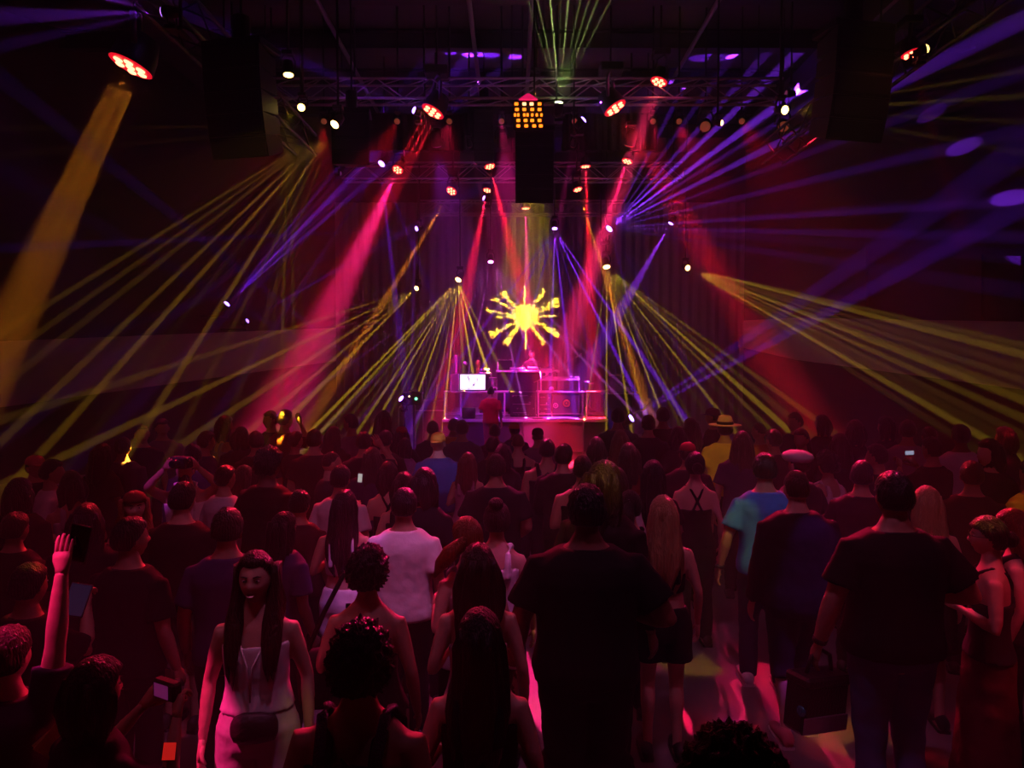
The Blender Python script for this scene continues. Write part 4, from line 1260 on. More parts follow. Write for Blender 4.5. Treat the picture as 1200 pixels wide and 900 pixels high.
    # shoes
    if shoes:
        for sd, (Hj, Kn, An) in legs.items():
            b2 = MB(); f = An
            z0 = f.z - .085
            prof = [(-.085, .030, .05), (-.07, .040, .085), (-.01, .043, .10), (.06, .046, .075), (.13, .046, .055), (.18, .036, .045), (.20, .018, .03)]
            rings = [[V((f.x + sd * .01 + hw * math.cos(w), f.y + y, z0 + .016 + ht * .5 + ht * .5 * max(-1, 1.25 * math.sin(w)) if math.sin(w) < 0 else z0 + .016 + ht * .5 + ht * .5 * math.sin(w))) for w in (2 * math.pi * j / 12 for j in range(12))] for y, hw, ht in prof]
            b2.loft([r[::-1] for r in rings])
            so = child('shoe', b2, mat('shoe_%02x%02x%02x' % tuple(int(c * 255) for c in shoe), shoe, .5))
            b3 = MB(); b3.loft([[V((f.x + sd * .01 + (hw + .004) * c, f.y + y, z0 + zz)) for c, zz in ((-1, 0), (1, 0), (1, .022), (-1, .022))] for y, hw, ht in prof])
            b3.build('sole', mat('sole_pale', (.55, .52, .5), .6) if max(shoe) > .05 else BLACKP, so)
    if hat:
        hb = MB(); hk, hc = hat
        if hk == 'cap':
            for z, r in (): pass
            hb.loft([ell((0, -.005, z), .088 * k_, .108 * k_, 20) for z, k_ in ((.035, 1.0), (.06, 1.0), (.09, .93), (.115, .74), (.13, .42), (.135, .1))])
            hb.loft([ell((0, y, z), w, .02, 12, 3) for y, z, w in ((.09, .036, .075), (.10, .044, .075))])
            hb.add([(-.07, .085, .04), (.07, .085, .04), (.06, .155, .03), (.0, .172, .03), (-.06, .155, .03), (-.07, .085, .048), (.07, .085, .048), (.06, .155, .038), (0, .172, .038), (-.06, .155, .038)], [(4, 3, 2, 1, 0), (5, 6, 7, 8, 9), (0, 1, 6, 5), (1, 2, 7, 6), (2, 3, 8, 7), (3, 4, 9, 8), (4, 0, 5, 9)])
        elif hk == 'flatcap':
            hb.loft([ell((0, .01, z), .09 * k_, .118 * k_, 20) for z, k_ in ((.03, 1.0), (.05, 1.22), (.075, 1.3), (.10, 1.15), (.125, .7), (.13, .2))])
        elif hk == 'brim':
            hb.loft([ell((0, 0, z), a, b_, 28) for z, a, b_ in ((.055, .19, .205), (.063, .185, .2), (.066, .095, .115), (.12, .086, .105), (.16, .072, .092), (.172, .045, .06), (.165, .02, .02))])
        elif hk == 'headscarf':
            hb.loft([ell((0, -.005, z), .085 * k_, .105 * k_, 20) for z, k_ in ((.05, 1.02), (.08, .98), (.11, .78), (.128, .4), (.132, .1))])
        ho2 = child('hat' if hk == 'brim' else ('headscarf' if hk == 'headscarf' else 'cap'), hb, cloth(hc), None, 0, True); ho2.matrix_local = HM
        if hk == 'brim':
            b2 = MB(); b2.loft([ell((0, 0, z), a, b_, 28) for z, a, b_ in ((.066, .098, .118), (.10, .093, .112))]); b2.build('hat_band', cloth((.02, .015, .015)), ho2, True)
    return root, joints, rotz, sc


def hand_point(pr, side, ext=.10):
    root, joints, rotz, sc = pr
    A, E, W, _ = joints[side]
    p = W + (W - E).normalized() * ext
    return root.matrix_basis @ p, (root.matrix_basis.to_3x3() @ (W - E)).normalized()
BLK, CHAR, NAVY, WHT, GREY, RUST = (.006, .006, .007), (.022, .02, .022), (.035, .05, .22), (.72, .68, .70), (.26, .25, .27), (.20, .05, .03)
DEN, DEND, OLIVE, MUST, BLUE, PURP, MAR = (.07, .10, .22), (.02, .028, .06), (.07, .065, .02), (.62, .40, .05), (.03, .17, .50), (.05, .025, .09), (.10, .015, .02)
PE = {}


def pp(key, *a, **k):
    PE[key] = person(*a, **k)


# --- the people who show large
pp('bigman', 'broad man in a black T-shirt and baggy black shorts, standing behind the bare-backed blonde', 688, 568, 240, 0, 'm', ('down2', 'elbow'), ('short', 'black'), 'brown', ('tee', BLK), ('longshorts', BLK), bulk=1.28)
pp('longdark', 'woman with long dark hair in a black tank, directly behind the brown-haired woman', 562, 715, 330, 0, 'f', ('bent', 'bent'), ('long', 'black'), 'light', ('tank', BLK), ('pants', DEN))
pp('curlytop', 'curly-haired person with a sequinned backpack and bare shoulder', 420, 732, 380, 4, 'm', ('bent', 'bent'), ('curly', 'black'), 'tan', ('tank', BLK), ('pants', BLK), bulk=.95)
pp('afro', 'person with a round black afro low before the striped-sneaker man', 866, 862, 520, 0, 'm', ('down', 'down'), ('afro', 'black'), 'brown', ('tee', CHAR), ('pants', BLK))
pp('blondeback', 'blonde woman with bare back, black bandeau top and short black shorts', 778, 581, 190, 2, 'f', ('down', 'down'), ('long', 'blonde'), 'light', ('crop', BLK), ('shorts', BLK), shoe=(.012, .012, .014))
pp('blackjacket', 'man in black jacket, rolled black trousers and striped sneakers', 935, 550, 180, 0, 'm', ('down', 'bent'), ('buzz', 'brown'), 'light', ('jacket', BLK), ('rolled', BLK), shoe=(.5, .12, .14), bulk=1.05, stride=.3)
pp('bluetee', 'man in a bright blue T-shirt and jeans wearing a wristwatch', 897, 531, 156, 4, 'm', ('down2', 'low'), ('short', 'black'), 'tan', ('tee', BLUE), ('pants', DEND), shoe=(.6, .55, .58), stride=-.25)
pp('bagman', 'big man in a black T-shirt and jeans carrying a black bag', 1050, 553, 222, 0, 'm', ('down2', 'elbow'), ('short', 'black'), 'tan', ('tee', BLK), ('pants', DEN), bulk=1.24)
pp('updo', 'dark-haired woman with glasses and gathered hair, in profile, arm folded across a bare back', 1163, 605, 212, -62, 'f', ('cross', 'bent'), ('lowbun', 'black'), 'light', ('cami', CHAR), ('maxi', MAR))
pp('edgewoman', 'long-haired red-lit woman in profile at the end of the front rows', 1192, 596, 205, -55, 'f', ('down', 'bent'), ('wavy', 'red'), 'pale', ('tank', CHAR), ('pants', BLK))
pp('blondehair', 'woman with long pale blonde hair beside the big man with the bag', 1088, 570, 176, 12, 'f', ('bent', 'down'), ('long', 'blonde'), 'light', ('cami', CHAR), ('skirt', BLK))
pp('smiler', 'smiling long-haired woman facing us in white crop top and pale shorts with a belt bag', 300, 644, 266, 172, 'f', ('down', 'down'), ('frame', 'brown'), 'light', ('croptank', WHT), ('shorts', (.55, .5, .5)), head=(-4, 0))
pp('whitetee', 'man in a plain white T-shirt with dark short hair, seen from behind', 473, 572, 182, 3, 'm', ('low', 'down'), ('short', 'black'), 'tan', ('tee', WHT), ('pants', BLK), bulk=1.05)
pp('oneshoulder', 'curly-haired person with bare shoulders and a diagonal black strap', 430, 640, 250, 3, 'f', ('bent', 'down'), ('curly', 'black'), 'tan', ('oneshoulder', BLK), ('pants', BLK), bulk=1.08)
pp('browntank', 'woman with wavy brown hair in a pale racerback tank', 560, 638, 252, -3, 'f', ('bent', 'down'), ('wavy', 'brown'), 'light', ('racer', (.55, .5, .58)), ('pants', BLK))
pp('whitetank', 'woman with dark topknot in a white tank top and dark shorts', 582, 582, 192, 4, 'f', ('bent', 'down'), ('bun', 'brown'), 'light', ('tank', WHT), ('shorts', DEND))
pp('redpony', 'red-haired person with hair blown sideways next to the white tank top', 549, 606, 182, -30, 'f', ('bent', 'bent'), ('sidepony', 'red'), 'pale', ('tank', GREY), ('pants', BLK))
pp('strappy', 'woman with dark bun and thin crossed straps over a bare back', 815, 530, 136, 3, 'f', ('down', 'down'), ('lowbun', 'black'), 'light', ('cami', BLK), ('pants', BLK))
pp('redface', 'red-haired woman in a small hat turning her red-lit face toward us', 158, 570, 168, 160, 'f', ('down', 'down'), ('frame', 'red'), 'pale', ('tank', CHAR), ('pants', BLK), head=(10, 0), hat=('headscarf', (.14, .03, .03)))
pp('blackteel', 'man in a black T-shirt with bare forearm before the red-haired woman', 150, 606, 220, 12, 'm', ('bent', 'down'), ('short', 'black'), 'tan', ('tee', BLK), ('pants', BLK), head=(-25, 0))
pp('maroontee', 'heavy man in a dark maroon-black T-shirt beside the towel man', 212, 565, 172, 8, 'm', ('down', 'down2'), ('short', 'black'), 'light', ('tee', (.02, .006, .008)), ('longshorts', (.12, .08, .08)), bulk=1.12)
pp('towelman', 'bearded man facing us, arms raised over his head, pale tank and towel', 217, 536, 132, 165, 'm', ('cam', 'cam'), ('short', 'black'), 'tan', ('tank', WHT), ('pants', CHAR), head=(-12, -6))
pp('armraiser', 'person in a dark purple T-shirt stretching one pink-lit arm up with a phone', 4, 735, 300, 6, 'm', ('bent', 'reach'), ('short', 'brown'), 'pale', ('tee', PURP), ('pants', BLK))
pp('camerawoman', 'crouching dark-haired woman raising a small camera with both hands', 105, 772, 330, 28, 'f', ('phone', 'phone'), ('bob', 'black'), 'tan', ('tee', CHAR), ('pants', BLK))
pp('phoneholder', 'person holding a blue-lit phone behind the raised pink arm', 30, 660, 235, 15, 'm', ('bent', 'phone'), ('short', 'black'), 'tan', ('tee', BLK), ('pants', BLK))
# --- middle rows
pp('bareback', 'woman with very long black hair, bare back and white shorts', 403, 574, 176, 0, 'f', ('bent', 'down'), ('long', 'black'), 'light', ('crop', WHT), ('shorts', WHT))
pp('whiteshirt2', 'man in a white T-shirt half hidden by the long black hair', 398, 545, 146, 12, 'm', ('down', 'bent'), ('short', 'black'), 'tan', ('tee', (.6, .52, .58)), ('pants', CHAR))
pp('yellowcap', 'man in a yellow cap, navy T-shirt and grey trousers', 513, 504, 108, 2, 'm', ('down', 'bent'), ('buzz', 'black'), 'light', ('tee', NAVY), ('pants', (.3, .28, .32)), hat=('cap', (.75, .48, .05)), bulk=1.1, head=(180, 0))
pp('handear', 'man in a black T-shirt with one hand raised to his ear', 426, 506, 108, -6, 'm', ('down', 'head'), ('short', 'black'), 'tan', ('tee', BLK), ('pants', BLK), bulk=1.1)
pp('darkhead', 'man in black standing just behind the man with a hand to his ear', 451, 504, 104, 8, 'm', ('down', 'bent'), ('short', 'black'), 'tan', ('tee', BLK), ('pants', BLK))
pp('greyblue', 'man in a slate T-shirt standing behind the yellow cap', 541, 492, 92, 8, 'm', ('down', 'bent'), ('short', 'black'), 'tan', ('tee', (.10, .09, .13)), ('pants', BLK), bulk=1.12)
pp('auburnhair', 'woman with wavy auburn hair and pink-lit arm beside the navy T-shirt', 548, 530, 112, 10, 'f', ('bent', 'bent'), ('wavy', 'auburn'), 'light', ('tank', (.4, .2, .3)), ('pants', BLK))
pp('blacktee3', 'broad man in a black T-shirt before the backpack wearer', 581, 532, 140, 2, 'm', ('low', 'low'), ('short', 'brown'), 'tan', ('tee', CHAR), ('pants', CHAR), bulk=1.2)
pp('backpacker', 'person in a sleeveless top wearing a black backpack', 641, 514, 116, 0, 'm', ('down', 'down'), ('short', 'black'), 'tan', ('tank', CHAR), ('pants', BLK), bulk=1.08)
pp('darktank', 'man with pink-lit shoulders in a black tank top before the stage corner', 683, 534, 140, 2, 'm', ('bent', 'bent'), ('short', 'black'), 'tan', ('tank', BLK), ('pants', BLK), bulk=1.1)
pp('blackcap', 'man in a dark cap and grey tee close to the stage front', 630, 499, 90, 4, 'm', ('down', 'down'), ('buzz', 'black'), 'tan', ('tee', (.24, .14, .2)), ('pants', BLK), hat=('cap', BLK), head=(10, 0))
pp('reddishhead', 'short-haired man in a black tank before the orange cap', 607, 508, 98, 0, 'm', ('down', 'bent'), ('buzz', 'auburn'), 'light', ('tank', BLK), ('pants', BLK))
pp('orangecap', 'person in an orange cap near the stage front', 603, 493, 80, -20, 'm', ('down', 'down'), ('short', 'black'), 'tan', ('tee', PURP), ('pants', BLK), hat=('cap', (.85, .45, .04)))
pp('smallhead', 'short dark-haired person close to the red-shirted man', 580, 497, 84, 0, 'm', ('down', 'down'), ('short', 'black'), 'tan', ('tee', (.16, .06, .16)), ('pants', BLK))
pp('smallhead2', 'dark-haired person in black between red shirt and topknot', 577, 512, 96, 0, 'm', ('down', 'down'), ('short', 'black'), 'brown', ('tee', BLK), ('pants', BLK))
pp('smallhead3', 'small dark-haired person peering between the two short-haired heads', 589, 520, 100, 0, 'f', ('down', 'down'), ('bob', 'black'), 'brown', ('tee', BLK), ('pants', BLK))
pp('orangetop', 'person in an orange top bending forward at the stage lip', 531, 490, 82, 20, 'm', ('bent', 'bent'), ('short', 'brown'), 'tan', ('tee', (.8, .28, .03)), ('pants', BLK))
pp('stagedark', 'tall man in a dark purple T-shirt before the lit stage corner', 724, 478, 88, 4, 'm', ('down', 'bent'), ('short', 'black'), 'tan', ('tee', (.07, .02, .05)), ('pants', BLK), bulk=1.15)
pp('auburn2', 'woman with dark auburn hair in front of the tall purple-shirted man', 727, 504, 104, 6, 'f', ('down', 'bent'), ('wavy', 'auburn'), 'light', ('tee', MAR), ('pants', BLK))
pp('brunette', 'brunette in a red-brown top before the auburn-haired woman', 737, 519, 118, 0, 'f', ('down', 'bent'), ('wavy', 'brown'), 'tan', ('tank', RUST), ('pants', BLK))
pp('olive', 'broad man in an olive T-shirt raising a drink beside the violet floor light', 777, 477, 86, 0, 'm', ('bent', 'down'), ('short', 'black'), 'tan', ('tee', OLIVE), ('pants', BLK), bulk=1.22)
pp('longdark2', 'woman with straight long black hair behind the blonde with bare back', 766, 539, 134, 0, 'f', ('down', 'bent'), ('long', 'black'), 'tan', ('tee', BLK), ('pants', BLK))
pp('greyshawl', 'woman with a pale grey shawl over her shoulders next to the black tank top', 722, 548, 142, 20, 'f', ('bent', 'bent'), ('bob', 'brown'), 'light', ('long', (.4, .34, .38)), ('pants', BLK))
pp('ponyhead', 'dark-haired woman in black before the shawl wearer', 738, 575, 170, 12, 'f', ('bent', 'bent'), ('pony', 'black'), 'light', ('tank', BLK), ('pants', BLK))
pp('redcap', 'person in a red beanie behind the crossed-strap woman', 806, 515, 118, 10, 'm', ('down', 'down'), ('short', 'black'), 'tan', ('tee', CHAR), ('pants', BLK), hat=('headscarf', (.4, .04, .06)))
pp('strawhat', 'man in a wide straw hat and mustard T-shirt', 850, 488, 99, 10, 'm', ('low', 'bent'), ('short', 'black'), 'tan', ('tee', MUST), ('pants', BLK), hat=('brim', (.75, .5, .35)), bulk=1.1)
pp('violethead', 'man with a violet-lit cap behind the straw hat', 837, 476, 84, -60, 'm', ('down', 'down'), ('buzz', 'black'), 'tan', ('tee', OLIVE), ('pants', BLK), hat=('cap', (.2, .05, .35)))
pp('bald', 'bald-headed man in an orange shirt turned aside near the straw hat', 891, 494, 100, -40, 'm', ('down', 'down'), ('bald', 'brown'), 'light', ('tee', (.5, .16, .04)), ('pants', BLK))
pp('maroonback', 'person in a plum T-shirt with hood up beside the bald man', 908, 503, 108, -20, 'm', ('down', 'down'), ('short', 'black'), 'tan', ('long', (.06, .015, .03)), ('pants', BLK))
pp('suitman', 'man in dark jacket and white shirt looking aside by the wall', 933, 483, 92, -100, 'm', ('down', 'bent'), ('short', 'brown'), 'light', ('jacket', BLK), ('pants', BLK), head=(10, 0))
pp('greycap', 'man in a pale grey flat cap before the suited man', 938, 524, 138, -25, 'm', ('down', 'bent'), ('short', 'black'), 'light', ('tee', CHAR), ('pants', BLK), hat=('flatcap', (.45, .45, .47)))
pp('curlyright', 'dark curly-haired woman in a pale tank behind the black jacket', 971, 528, 138, -20, 'f', ('down', 'down'), ('curly', 'black'), 'tan', ('tank', (.5, .4, .46)), ('pants', BLK), bulk=1.1)
pp('facedark', 'dark-haired person facing aside between suit and grey cap', 940, 502, 108, -130, 'm', ('down', 'down'), ('short', 'black'), 'tan', ('tee', BLK), ('pants', BLK))
pp('purplehead', 'woman with violet-lit crown and black hair before the navy T-shirt', 473, 553, 150, 0, 'f', ('bent', 'bent'), ('bob', 'black'), 'light', ('tank', BLK), ('pants', BLK))
pp('redshoulder', 'bare-shouldered woman in a black halter between white and navy shirts', 455, 541, 136, -8, 'f', ('down', 'bent'), ('bob', 'black'), 'light', ('cami', BLK), ('pants', BLK))
pp('bunhead', 'dark-haired person in black before the navy T-shirt', 497, 548, 140, 6, 'f', ('down', 'bent'), ('bob', 'black'), 'tan', ('tee', BLK), ('pants', BLK))
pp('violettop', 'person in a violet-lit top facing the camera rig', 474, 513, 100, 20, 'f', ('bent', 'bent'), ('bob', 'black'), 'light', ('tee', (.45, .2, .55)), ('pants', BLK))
pp('darksweater', 'person in a dark plum sweater with pale shirt sleeves', 350, 574, 158, 10, 'm', ('down', 'down'), ('short', 'black'), 'tan', ('tee', (.05, .015, .02)), ('pants', BLK))
pp('bigdark', 'very tall dark-clothed man beside the clasped red-lit hands', 313, 524, 150, 25, 'm', ('bent', 'bent'), ('curly', 'black'), 'brown', ('tee', (.02, .006, .006)), ('pants', BLK), bulk=1.15)
pp('redcollar', 'man in black with a red-lit collar seen from behind', 368, 503, 108, 0, 'm', ('down', 'bent'), ('short', 'black'), 'light', ('tee', (.03, .008, .01)), ('pants', BLK), bulk=1.15)
pp('baldleft', 'bald man leaning aside next to the red-lit collar', 386, 528, 128, 60, 'm', ('down', 'bent'), ('bald', 'brown'), 'light', ('tee', CHAR), ('pants', BLK))
pp('greytee', 'man in a pale T-shirt and black vest beside the towel man', 262, 545, 140, 30, 'm', ('down', 'bent'), ('short', 'black'), 'tan', ('tee', (.45, .4, .45)), ('pants', (.5, .45, .5)))
pp('longleft', 'long-haired woman behind the man in pale T-shirt and vest', 284, 545, 146, 20, 'f', ('down', 'bent'), ('long', 'black'), 'light', ('tee', CHAR), ('pants', BLK))
pp('clapper', 'olive-lit person with both hands raised beyond the towel man', 262, 487, 96, 40, 'f', ('phone', 'phone'), ('bob', 'black'), 'tan', ('tank', (.12, .1, .2)), ('pants', BLK))
pp('armup', 'person lifting a violet-lit pale arm near the amber rays', 333, 480, 92, 30, 'm', ('bent', 'head'), ('short', 'brown'), 'pale', ('tee', MAR), ('pants', BLK))
pp('redfaces', 'person with red-lit face turned aside near the amber rays', 318, 481, 92, -140, 'm', ('bent', 'bent'), ('short', 'brown'), 'light', ('tee', BLK), ('pants', BLK))
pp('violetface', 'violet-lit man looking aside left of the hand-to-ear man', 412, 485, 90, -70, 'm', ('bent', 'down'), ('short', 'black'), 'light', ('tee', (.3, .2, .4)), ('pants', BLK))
PE['violetface'][0]['label'] = 'violet-lit man looking aside next to the hand-to-ear man'
pp('farhead', 'person with long dark hair near the slim white microphone stand', 449, 481, 88, 10, 'f', ('down', 'bent'), ('wavy', 'brown'), 'light', ('tee', BLK), ('pants', BLK))
pp('farhead2', 'person in a red-lit headscarf beside the slim white microphone stand', 471, 497, 90, -20, 'f', ('down', 'bent'), ('bob', 'black'), 'light', ('tee', BLK), ('pants', BLK), hat=('headscarf', (.5, .06, .05)))
pp('farhead3', 'dark-haired person by the stage corner behind the yellow cap', 507, 493, 90, 0, 'm', ('down', 'down'), ('short', 'black'), 'brown', ('tee', BLK), ('pants', BLK))
pp('whitefar', 'man in a white shirt with crossed arms by the pale wall', 58, 538, 136, 60, 'm', ('cross', 'bent'), ('short', 'black'), 'tan', ('tee', (.5, .42, .45)), ('pants', BLK))
pp('vestfar', 'bare-armed person in a pale top and dark vest next to the crossed arms', 84, 552, 148, -40, 'f', ('cross', 'bent'), ('bob', 'black'), 'tan', ('tank', (.4, .33, .36)), ('pants', BLK))
pp('redcapfar', 'man in a red-lit cap at the dark wall edge', 40, 530, 124, 120, 'm', ('down', 'down'), ('short', 'black'), 'tan', ('tee', BLK), ('pants', BLK), hat=('cap', (.5, .12, .1)))
pp('wallman', 'bald man with a dim red face by the dark wall', 166, 496, 100, 140, 'm', ('down', 'down'), ('bald', 'black'), 'light', ('tee', BLK), ('pants', BLK))
pp('wallman2', 'man in a dim violet shirt by the dark wall', 190, 490, 98, 150, 'm', ('down', 'bent'), ('short', 'black'), 'light', ('tee', (.25, .17, .3)), ('pants', BLK))
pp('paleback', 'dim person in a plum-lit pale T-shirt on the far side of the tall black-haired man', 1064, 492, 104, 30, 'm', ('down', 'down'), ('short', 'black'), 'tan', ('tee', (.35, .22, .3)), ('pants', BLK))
PE['paleback'][0]['label'] = 'dim person in a plum-lit pale T-shirt by the wall with felt panels'
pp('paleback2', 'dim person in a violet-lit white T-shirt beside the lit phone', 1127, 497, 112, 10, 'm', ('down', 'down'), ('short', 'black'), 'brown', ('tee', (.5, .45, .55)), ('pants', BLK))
pp('phonefar', 'person in black lifting a small lit phone near the felt-panelled wall', 1094, 512, 122, -20, 'm', ('phone', 'phone'), ('short', 'black'), 'tan', ('tee', BLK), ('pants', BLK))
pp('profileright', 'tall person with dark mushroom hair, in profile, wearing black', 1162, 514, 134, -95, 'm', ('down', 'bent'), ('bob', 'black'), 'light', ('long', BLK), ('pants', BLK), bulk=1.1)
pp('goldsleeve', 'person with a gold-lit striped sleeve at the very end of the row', 1212, 538, 150, -10, 'm', ('bent', 'down'), ('short', 'black'), 'tan', ('tee', (.45, .28, .04)), ('pants', BLK))
DIM = [
    (118, 520, 118, 'dim dark-clothed person between the vested person and the bald man at the wall'),
    (226, 520, 120, 'dim dark-clothed person right behind the bearded man with raised arms'),
    (143, 512, 110, 'dim dark-clothed person standing before the bald man at the wall'),
    (300, 505, 106, 'dim dark-clothed person beyond the very tall dark-clothed man'),
    (345, 505, 106, 'dim dark-clothed person between the red-lit collar and the very tall man'),
    (282, 500, 100, 'dim dark-clothed person beside the olive-lit person with raised hands'),
    (1003, 492, 104, 'dim dark-clothed person by the wall just past the dark curly-haired woman'),
    (965, 486, 94, 'dim dark-clothed person next to the suited man by the wall'),
    (1030, 520, 130, 'dim dark-clothed person behind the big man with the bag'),
    (985, 508, 110, 'dim dark-clothed person close behind the dark curly-haired woman'),
    (1140, 540, 150, 'dim dark-clothed person before the tall mushroom-haired profile'),
    (20, 560, 150, 'dim dark-clothed person near the red-lit cap at the dark wall'),
    (100, 590, 185, 'dim dark-clothed person between the vested person and the black-shirted man with bare forearm'),
    (240, 505, 104, 'dim dark-clothed person between the violet-shirted wall man and the raised hands'),
    (1040, 488, 98, 'dim dark-clothed person beside the plum-lit pale T-shirt'),
    (870, 505, 108, 'dim dark-clothed person between the straw hat and the bald-headed man'),
    (810, 490, 94, 'dim dark-clothed person between the olive T-shirt and the violet-lit cap'),
    (760, 486, 90, 'dim dark-clothed person beside the broad olive T-shirt'),
    (795, 500, 100, 'dim dark-clothed person behind the red beanie'),
    (660, 520, 118, 'dim dark-clothed person between the backpack wearer and the pink-lit tank top'),
    (700, 512, 112, 'dim dark-clothed person between the pink-lit tank top and the auburn hair'),
    (390, 500, 104, 'dim dark-clothed person between the red-lit collar and the hand-to-ear man'),
    (436, 524, 118, 'dim dark-clothed person in front of the hand-to-ear man'),
    (1180, 500, 110, 'dim dark-clothed person beyond the tall mushroom-haired profile'),
    (15, 600, 190, 'dim dark-clothed person before the white shirt with crossed arms'),
    (330, 600, 185, 'dim dark-clothed person in front of the dark plum sweater'),
    (265, 595, 180, 'dim dark-clothed person before the pale T-shirt and black vest'),
    (1010, 540, 150, 'dim dark-clothed person between the black jacket and the big man with the bag'),
    (706, 540, 150, 'dim dark-clothed person beside the pale grey shawl'),
    (1090, 500, 106, 'dim dark-clothed person beside the lifted small lit phone'),
]
rr_ = random.Random(5)
for px, py, s, lab in DIM:
    person(lab, px, py, s, rr_.uniform(-40, 40), rr_.choice('mmf'), (rr_.choice(('down', 'bent')), rr_.choice(('down', 'bent'))), (rr_.choice(('short', 'short', 'bob', 'wavy')), rr_.choice(('black', 'brown'))), rr_.choice(('tan', 'light', 'brown')),
           (rr_.choice(('tee', 'tee', 'long')), rr_.choice((BLK, CHAR, (.02, .008, .01), PURP))), ('pants', BLK), group='dim people in the outer crowd')
# performers
pp('redguy', 'man in a red T-shirt and red trousers standing at the stage front', 575, 453, 48, 6, 'm', ('bent', 'down'), ('short', 'black'), 'light', ('tee', (.62, .03, .03)), ('pants', (.4, .05, .06)), d=17.6)
pp('dj', 'DJ in a dark T-shirt playing behind the booth', 623, 409, 41, 178, 'm', ('low', 'low'), ('buzz', 'black'), 'light', ('tee', (.10, .05, .10)), ('pants', BLK), d=20.95, zfloor=DECKZ, h=1.80, head=(0, -14))
flush()


# ---------------------------------------------------------------- things carried
def phone(label, loc, rot, screen=None, group='phones in hands'):
    t = thing('mobile_phone', label, 'phone', loc, 0, group)
    t.rotation_euler = rot
    b = MB(); b.bbox((-.037, -.005, -.075), (.037, .005, .075), .004); part(t, 'case', b, BLACKP)
    b = MB(); b.box((-.033, -.0065, -.069), (.033, -.005, .069)); part(t, 'screen', b, mat('screen_%d' % len(MATS), (.02, .02, .03), .15, emit=screen[0], strength=screen[1]) if screen else mat('dark_glass', (.01, .01, .012), .1))
    return t


hp_, _ = hand_point(PE['armraiser'], 1, .13)
phone('dark phone held high at the end of the pink-lit arm', hp_ + V((.035, .03, .0)), (.2, .3, .2))
hp_, _ = hand_point(PE['phoneholder'], 1, .08)
t = phone('large phone with a blue-lit screen held low in the crowd', P(90, 703, 3.25), (-.5, .28, .35), ((.14, .10, .34), .05)); t.scale = (1.25, 1.25, 1.0)
hp_, _ = hand_point(PE['phonefar'], 1, .1)
phone('small bright phone held up near the felt-panelled wall', hp_ + V((0, 0, .06)), (.1, 1.5, 0), ((.5, .55, .8), .5)).scale = (.6, .6, .6)
phone('small white-lit phone raised among the middle rows', P(422, 560, 5.6), (.1, .1, 0), ((.8, .75, .7), .5)).scale = (.5, .6, .5)
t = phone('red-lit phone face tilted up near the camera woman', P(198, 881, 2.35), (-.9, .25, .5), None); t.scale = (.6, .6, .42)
t.children[1].data.materials.clear(); t.children[1].data.materials.append(mat('red_lit_glow', (.7, .06, .05), .4, emit=(1, .02, .01), strength=.35))  # red light on the phone face is put in as colour and glow
# compact camera of the crouching woman
a1, _ = hand_point(PE['camerawoman'], 1, .08); a2, _ = hand_point(PE['camerawoman'], -1, .08)
t = thing('compact_camera', 'small black camera with glinting lens held by the crouching woman', 'camera', (a1 + a2) / 2 + V((0, 0, .02)), -.5)
b = MB(); b.bbox((-.06, -.02, -.035), (.06, .02, .035), .008); part(t, 'body', b, BLACKP)
b = MB(); b.lathe([(.026, 0), (.026, .03), (.02, .034)], 14, Matrix.Translation((0, .02, 0)) @ Matrix.Rotation(-math.pi / 2, 4, 'X')); part(t, 'lens', b, CHROME)
b = MB(); b.box((-.045, -.022, -.024), (.03, -.019, .024)); part(t, 'display', b, mat('pink_display', (.2, .05, .15), .3, emit=(.7, .06, .45), strength=.12))
a1, _ = hand_point(PE['towelman'], 1, .08); a2, _ = hand_point(PE['towelman'], -1, .08)
t = thing('video_camera', 'dark camera held overhead by the bearded man', 'camera', (a1 + a2) / 2, 2.9)
b = MB(); b.bbox((-.09, -.05, -.05), (.09, .05, .05), .012); part(t, 'body', b, BLACKP)
b = MB(); b.lathe([(.035, 0), (.035, .06), (.028, .07)], 14, Matrix.Translation((0, .05, 0)) @ Matrix.Rotation(-math.pi / 2, 4, 'X')); part(t, 'lens', b, BLACKM)
# towel around his neck
root = PE['towelman'][0]
for sd in (-1, 1):
    b = MB(); b.tube([(sd * .045, -.07, 1.50), (sd * .085, -.01, 1.505), (sd * .075, .115, 1.40), (sd * .06, .150, 1.25), (sd * .055, .150, 1.08)], .026, 8, flat=.45, ref=(0, 1, 0)); b.build('towel', cloth((.7, .62, .75)), root, True)
b = MB(); b.ball((0, .068, -.07), (.055, .04, .055), 14, 10); o = b.build('beard', hair_m('black'), root, True); o.location = (0, .02, 1.632)
# bag of the big man
a1, _ = hand_point(PE['bagman'], -1, .09)
t = thing('handbag', 'boxy black bag with silver lower panel hanging from the big man\'s hand', 'bag', a1 + V((0, 0, -.40)), .35)
t.rotation_euler = (0, .12, .45)
b = MB(); b.bbox((-.17, -.075, .0), (.17, .075, .30), .02); part(t, 'body', b, mat('bag_leather', (.012, .012, .014), .35, bump=.3, bscale=80))
b = MB(); b.bbox((-.165, -.082, .01), (.165, -.07, .10), .006); part(t, 'lower_panel', b, mat('bag_silver', (.3, .28, .32), .3, .6))
b = MB(); b.bbox((-.175, -.085, .25), (.175, .08, .31), .015); part(t, 'flap', b, mat('bag_leather', (.012, .012, .014)))
b = MB(); b.tube([(-.10, 0, .30), (-.07, 0, .40), (0, 0, .43), (.07, 0, .40), (.10, 0, .30)], .012, 8); part(t, 'handle', b, BLACKM, True)
b = MB(); b.ball((-.168, -.05, .13), (.012, .03, .03)); part(t, 'clasp', b, mat('teal_clasp', (.1, .5, .6), .2, .8), True)
